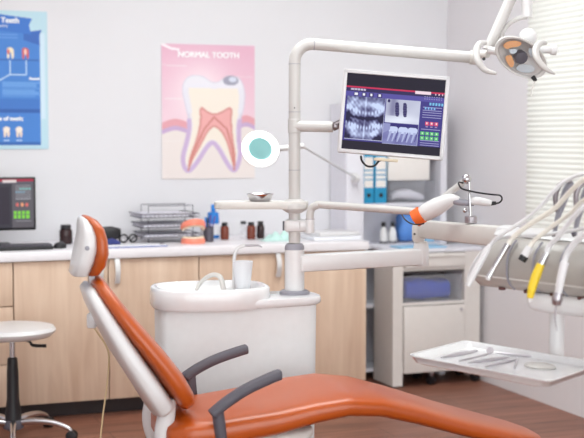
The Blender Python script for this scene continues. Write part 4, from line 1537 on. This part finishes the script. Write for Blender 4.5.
lamp.part('reflector', MB().lathe([(.0, -.052), (.018, -.05), (.041, -.038), (.057, -.012), (.0605, -.002)], lc, ln_, 44, EXL, lx, cap=False), M['refl'], hd2)


def reflector_patch(poly, m, off=.004):  # flat pieces over the reflector; pale ones stand for reflected light patches
    lamp.part('amber_patch' if m == 'amber' else 'light_patch', MB().prism(smoothpoly(poly, 2), lambda u, v, t_: lc + lx * u + ly * v + ln_ * (t_ - off), -.002, 0), M[m], hd2)


reflector_patch([(-.098, .0), (-.08, .034), (-.035, .055), (-.03, .035), (-.06, .01), (-.07, -.008)], 'amber')  # flat amber patches on the left of the reflector
reflector_patch([(-.04, -.012), (-.06, -.034), (-.02, -.058), (.0, -.055), (-.006, -.034), (-.03, -.02)], 'amber')
reflector_patch([(-.066, -.004), (-.032, .022), (-.026, .004), (-.04, -.012)], 'lightpatch')
reflector_patch([(.0, .057), (.045, .046), (.04, .02), (.012, .034)], 'lightpatch')
reflector_patch([(.012, -.055), (.06, -.044), (.088, -.012), (.07, .0), (.036, -.012), (.012, -.03)], 'lightpatch')
lamp.part('bulb_shield', MB().lathe([(.016, -.045), (.026, -.03), (.028, .004), (.024, .014), (.008, .016)], lc, ln_, 10), M['arm'], hd2)
lamp.part('rear_ball', MB().ball(W(528, 37, 5.3), .038), M['white'])
lamp.part('focus_knob', MB().tube([W(533, 77, 5.2), W(535.5, 80.5, 5.19)], [.010, .008], 12), M['black'])
lamp.part('lead', MB().tube([W(535, 81, 5.19), W(532.5, 88, 5.19), W(531, 96, 5.19)], .003, 8, smooth=4), M['cream'])


def handle(pts, wdt):
    mb = MB()
    n = len(pts)
    rs = []
    P3 = [W(x, y, d) for x, y, d in pts]
    # densify
    Pd, Wd = [], []
    for i in range(n - 1):
        p0, p1, p2, p3 = P3[max(i - 1, 0)], P3[i], P3[i + 1], P3[min(i + 2, n - 1)]
        for q in range(5):
            t_ = q / 5
            Pd.append(.5 * ((2 * p1) + (p2 - p0) * t_ + (2 * p0 - 5 * p1 + 4 * p2 - p3) * t_ * t_ + (3 * p1 - p0 - 3 * p2 + p3) * t_ ** 3))
            Wd.append(wdt[i] * (1 - t_) + wdt[i + 1] * t_)
    Pd.append(P3[-1]); Wd.append(wdt[-1])
    mb.tube(Pd, Wd, 12)
    return mb


lamp.part('handle', handle([(486, 43, 5.22), (480, 44, 5.2), (476.5, 51, 5.17), (478, 61, 5.14), (485, 70, 5.12), (496, 73.5, 5.1)], [.009, .014, .016, .015, .012, .006]), M['pipe'])
lamp.part('handle', handle([(546, 43, 5.2), (540, 43.5, 5.18), (535.5, 50, 5.15), (538, 60, 5.12), (546, 69, 5.1), (555, 74, 5.1)], [.009, .013, .015, .014, .011, .004]), M['pipe'])
lamp.part('pivot', MB().tube([W(488, 50, 5.24), W(501, 52, 5.22)], .016, 14), M['white'])
lamp.part('pivot', MB().tube([W(537, 50, 5.22), W(553, 50, 5.22)], .014, 14).lathe([(.018, -.012), (.022, -.008), (.022, .012), (.016, .016)], W(553, 50, 5.22), RV, 18), M['white'])

# ================================================================== INSTRUMENT TABLE (delivery unit)
UV_ = (RV * .62 - FV * .785).normalized()         # along the unit, towards the camera side
VV_ = (RV * -.785 - FV * .62).normalized()        # the way its front faces
E0 = W(473, 284, 4.35)
E0.z = 0


def T(u, v, z_):
    return E0 + UV_ * u + VV_ * v + ZV * z_


tb = Thing('instrument_table', 'grey dental instrument holder unit with ribbed front by the window', 'dental unit', T(.3, -.12, .9))
prof = smoothpoly([(-.02, .952), (.0, .955), (.03, .975), (.045, 1.02), (.035, 1.08), (-.005, 1.118), (-.06, 1.135), (-.26, 1.135), (-.30, 1.10), (-.30, .985), (-.26, .955)], 2)
cv, czz = -.12, 1.04
rs = []
for u, s in ((0, .80), (.012, .92), (.035, 1), (.30, 1), (.60, 1), (.67, .98), (.70, .9), (.71, .8)):
    rs.append([T(u + max(0, .12 - u) / .12 * max(0, z_ - .96) * .5, cv + (v - cv) * s, czz + (z_ - czz) * s) for v, z_ in prof])
tb.part('body', MB().rings(rs), M['unitgrey'], angle=50)
tp_ = MB()
rs = []
prt = smoothpoly([(-.03, 1.128), (-.05, 1.142), (-.10, 1.148), (-.25, 1.148), (-.29, 1.138), (-.28, 1.12), (-.1, 1.12)], 1)
for u, s in ((.05, .85), (.07, 1), (.66, 1), (.69, .9)):
    rs.append([T(u, cv + (v - cv) * s, z_) for v, z_ in prt])
tb.part('top_pad', MB().rings(rs), M['white'])
rb = MB()
for i in range(6):
    u = .085 + .112 * i
    if i == 0:
        continue
    rb.tube([T(u, .0, 1.123), T(u, .036, 1.085), T(u, .046, 1.03), T(u, .036, .985), T(u, .006, .958)], .004, 8, smooth=4)
tb.part('divider_rib', rb, M['grey'])
tb.part('trim_line', MB().tube([T(.02, .036, .995), T(.68, .036, .995)], .0035, 8), M['cream'])
M['redrub'] = mat('dark_red_rubber', (96, 58, 56), .6)
for i in range(5):
    tb.part('foot_button', MB().lathe([(.012, -.006), (.012, .004)], T(.14 + .112 * i, .005, .956), seg=14), M['redrub'])
# round end and handle beam
tb.part('grip_end', MB().ball(T(.60, .03, 1.02), .07), M['cream'])
g0, g1 = T(.20, -.05, .925), T(.75, -.02, .93)
tb.part('grip_bar', MB().tube([T(.22, -.1, .93), T(.26, -.03, .925), T(.34, -.0, .925), g1], [.02, .03, .032, .034], 18, smooth=3), M['white'])

# instruments and hoses
def hose(pts, r, mname, name='hose', parent=None):
    return tb.part(name, MB().tube([W(*p_) for p_ in pts], r, 12, smooth=6), M[mname], parent)


HG = 'handpieces hanging on the instrument table'
# hoses sweep from the instruments up over the unit to its rear edge outside the frame
RET = [(606, 178, 3.92), (640, 190, 3.95), (652, 225, 4.0), (650, 246, 4.04)]
hose([(489, 247, 4.19), (497, 238, 4.17), (512, 228, 4.14), (529, 217, 4.11), (542, 205, 4.08), (554, 191, 4.05), (566, 181, 4.03), (584, 174, 3.98)] + RET, .0065, 'hose2')
hose([(507, 247, 4.13), (512, 239, 4.13), (522, 230, 4.11), (535, 221, 4.08), (554, 209, 4.04), (568, 194, 4.0), (576, 186, 3.97), (586, 179, 3.94)] + [(x, y + 4, d - .05) for x, y, d in RET], .0085, 'hose')
hose([(529, 249, 4.06), (534, 241, 4.06), (545, 232, 4.04), (558, 222, 4.01), (572, 212, 3.97), (584, 200, 3.93)] + [(x, y + 18, d - .08) for x, y, d in RET], .0075, 'hose')
hose([(546, 254, 3.99), (550, 245, 3.99), (558, 237, 3.97), (569, 223, 3.94), (580, 210, 3.90), (590, 202, 3.88)] + [(x + 4, y + 22, d - .12) for x, y, d in RET], .0085, 'hose2')
hose([(564, 264, 3.92), (567, 254, 3.92), (574, 244, 3.90), (584, 234, 3.87), (598, 224, 3.84)] + [(x + 8, y + 36, d - .15) for x, y, d in RET], .010, 'hose2')
hose([(488, 247, 4.20), (479, 256, 4.21), (472, 268, 4.22), (468, 280, 4.23)][::-1] + [(500, 238, 4.19), (520, 236, 4.13), (550, 234, 4.06), (585, 228, 3.97)] + [(x, y + 40, d - .02) for x, y, d in RET], .0065, 'hose2')


def instr(name, label, parts):
    t_ = Thing(name, label, 'handpiece', W(*parts[0][1][0]), HG)
    for pn, pts, rr, mm in parts:
        t_.part(pn, MB().tube([W(*p_) for p_ in pts], rr, 16, smooth=3), M[mm])
    return t_


instr('suction_tube', 'white angled suction tube hanging at the far end of the instrument table',
      [('body', [(490, 245, 4.17), (484, 256, 4.17), (476, 270, 4.17), (468, 286, 4.17)], [.009, .011, .012, .009], 'white')])
instr('scaler_handpiece', 'thin silver handpiece with a white tip, second from the far end of the instrument table',
      [('body', [(508, 244, 4.12), (500, 258, 4.12), (494, 268, 4.12)], [.011, .009, .008], 'chrome'), ('sleeve', [(494, 268, 4.12), (488.5, 277.5, 4.12)], [.008, .010], 'chrome'), ('tip', [(488.5, 277, 4.12), (487.5, 280, 4.12)], [.010, .007], 'white')])
instr('turbine_coupling', 'short white hose coupling with a black open end on the instrument table',
      [('body', [(530, 247, 4.05), (524.5, 256, 4.05)], [.013, .0145], 'hose2'), ('open_end', [(524.5, 256, 4.05), (521.5, 261, 4.05)], [.0145, .013], 'black')])
instr('yellow_handpiece', 'bright yellow sleeved handpiece with a silver top on the instrument table',
      [('top', [(547, 253, 3.98), (541, 265, 3.98)], [.010, .012], 'chrome'), ('sleeve', [(541, 264, 3.98), (536, 276, 3.98), (532, 288, 3.98), (530, 298, 3.98)], [.013, .0155, .014, .010], 'yellow'), ('tip', [(530, 298, 3.98), (529.5, 302, 3.98)], [.007, .006], 'white')])
instr('air_water_syringe', 'long silver syringe handpiece with a thin metal tip, nearest the window side',
      [('body', [(565, 262, 3.90), (561, 278, 3.90), (558, 296, 3.90)], [.014, .0135, .011], 'hose2'), ('head', [(558.5, 293, 3.90), (557, 299, 3.90), (556.5, 305, 3.90)], [.014, .018, .013], 'steel'),
       ('needle', [(556.5, 304, 3.90), (555, 318, 3.90), (557, 331, 3.90)], [.003, .0025, .0015], 'steel')])


# whip arms with dark metal loops
def whip(pts, d, lab):
    t_ = Thing('hose_holder', lab, 'hose holder', W(pts[-1][0], pts[-1][1], d), 'steel hose holders above the instrument table')
    t_.part('arm', MB().tube([W(x, y, d) for x, y in pts], [.010, .013, .012, .010, .008][:len(pts)], 14, smooth=4), M['steel'])
    return t_


for dx, dd, lb in ((0, 4.12, 'steel hose holder loop above the instrument table, fully in view'), (20.5, 4.0, 'steel hose holder loop above the instrument table, cut by the photo edge')):
    t_ = Thing('hose_holder', lb, 'hose holder', W(554 + dx, 236, dd), 'steel hose holders above the instrument table')
    t_.part('outer_arm', MB().tube([W(x + dx, y, dd) for x, y in ((571, 181), (567, 190), (562, 204), (557.5, 218), (554, 236))], [.010, .015, .013, .009, .006], 14, smooth=4), M['grey'])
    t_.part('loop', MB().tube([W(x + dx, y, dd - .02) for x, y in ((572, 182), (565, 181.5), (558.5, 187), (555.5, 196), (556, 207), (556.5, 212))], [.005, .008, .009, .009, .008, .004], 12, smooth=4), M['darksteel'])
    t_.part('foot_clip', MB().tube([W(552.5 + dx, 232, dd), W(554.5 + dx, 236, dd)], .008, 10), M['arm'])

# pole and tray
pl0 = W(557, 305, 4.22); pl1 = W(557, 360, 4.22)
tb.part('tray_pole', MB().tube([Vector((pl0.x, pl0.y, .96)), Vector((pl0.x, pl0.y, .70))], .026, 20), M['white'])
tc4 = [W(409, 356, 4.17), W(465, 341.5, 4.47), W(601, 364, 4.02), W(548, 383, 3.72)]
zt_ = sum(p_.z for p_ in tc4) / 4
cen = sum(tc4, Vector()) / 4
a_v = ((tc4[2] - tc4[1]) + (tc4[3] - tc4[0])) / 2
b_v = ((tc4[1] - tc4[0]) + (tc4[2] - tc4[3])) / 2
a_v.z = b_v.z = 0


def TR(u, v, z_):
    q = cen + a_v * (u - .5) + b_v * (v - .5)
    return Vector((q.x, q.y, zt_ + z_))


def trring(s, z_):
    out = []
    for cx2, cy2, q0_ in ((1, 1, 0), (0, 1, 90), (0, 0, 180), (1, 0, 270)):
        for q in range(5):
            an = math.radians(q0_ + 22.5 * q)
            rr = .05
            u = (1 - rr if cx2 else rr) + rr * math.cos(an)
            v = (1 - rr * 1.4 if cy2 else rr * 1.4) + rr * 1.4 * math.sin(an)
            out.append(TR(.5 + (u - .5) * s, .5 + (v - .5) * s, z_))
    return out


tray = Thing('instrument_tray', 'white rectangular tray of steel dental instruments on a bracket below the instrument table', 'tray', TR(.5, .5, -.03))
tray.part('dish', MB().rings([trring(.9, -.024), trring(.95, -.02), trring(1.0, 0), trring(1.02, .002), trring(1.02, .005), trring(.985, .004), trring(.94, -.014), trring(.90, -.017)]), M['enamel'])
tb.part('tray_bracket', MB().box(TR(.52, .62, -.037), (.36, .16, .022), ax=(a_v.normalized(), b_v.normalized(), ZV), bev=.006)
        .box((TR(.6, .8, -.04) + Vector((pl0.x, pl0.y, zt_ - .04))) / 2, ((TR(.6, .8, -.04) - Vector((pl0.x, pl0.y, zt_ - .04))).length + .05, .05, .03),
             ax=((TR(.6, .8, 0) - Vector((pl0.x, pl0.y, zt_))).normalized(), (TR(.6, .8, 0) - Vector((pl0.x, pl0.y, zt_))).normalized().cross(ZV), ZV), bev=.006), M['white'])
zi = -.0165


def on_tray(px, py, h=.0):
    q = WZ(px, py, zt_ + zi + h)
    return q


M['bright'] = mat('bright_instrument_steel', (214, 210, 216), .35, metal=.8)


def probe(lab, a_, b_, r=.003, hook=True, name='dental_probe'):
    p0_, p1_ = on_tray(*a_, r), on_tray(*b_, r)
    t_ = Thing(name, lab, 'dental instrument', (p0_ + p1_) / 2, 'steel instruments on the tray')
    dv = (p1_ - p0_)
    t_.part('handle', MB().tube([p0_ + dv * .22, p0_ + dv * .78], r * 1.25, 10), M['bright'])
    sd_ = dv.cross(ZV).normalized()
    t_.part('tip', MB().tube([p0_ + dv * .22, p0_ + dv * .08, p0_ + sd_ * .006], [r, r * .6, r * .3], 8, smooth=3), M['bright'])
    t_.part('tip', MB().tube([p0_ + dv * .78, p0_ + dv * .92, p1_ - sd_ * .006], [r, r * .6, r * .3], 8, smooth=3), M['bright'])
    return t_


# tweezers
p0_, p1_ = on_tray(441, 357.5, .004), on_tray(477, 350.5, .004)
t_ = Thing('tweezers', 'steel tweezers at the pointed corner of the tray', 'dental instrument', (p0_ + p1_) / 2, 'steel instruments on the tray')
sd_ = (p1_ - p0_).cross(ZV).normalized()
for s_ in (-1, 1):
    t_.part('prong', MB().tube([p1_, p1_ + (p0_ - p1_) * .5 + sd_ * (s_ * .010), p0_ + sd_ * (s_ * .002)], [.004, .0045, .0025], 8, smooth=4), M['bright'])
# mouth mirror
p0_, p1_ = on_tray(490, 352, .008), on_tray(540, 357.5, .004)
t_ = Thing('mouth_mirror', 'mouth mirror with a round dark head lying across the tray', 'dental instrument', (p0_ + p1_) / 2, 'steel instruments on the tray')
dv = p1_ - p0_
t_.part('handle', MB().tube([p0_ + dv * .12, p0_ + dv * .3, p0_ + dv * .6, p1_], [.003, .005, .005, .004], 10), M['bright'])
t_.part('mirror_head', MB().lathe([(.012, -.002), (.0135, 0), (.012, .002)], p0_ + UZ * .006, (UZ * .6 - FV - RV * .2), 20), M['bright'])
probe('steel probe with bent tips between the tweezers and the double-ended excavator', (456, 361.5), (494, 352.5))
probe('thick double-ended excavator lying in the middle of the tray', (466, 363), (512, 357), .0045, name='dental_excavator')
probe('steel scaler in front of the excavator on the tray', (482, 367.5), (520, 358.5), .0035, name='dental_scaler')
probe('short curette with its bent tip turned towards the tray lip', (514, 369), (518, 357), .003, name='dental_curette')
q_ = on_tray(540, 367, 0)
single('cotton_pad', MB().lathe([(0, 0), (.04, 0), (.042, .004), (.035, .009), (0, .011)], q_ + UZ * .0005, ex=1.4, xdir=a_v), M['cream'], 'round cream cotton pad near the tray edge', 'cotton')
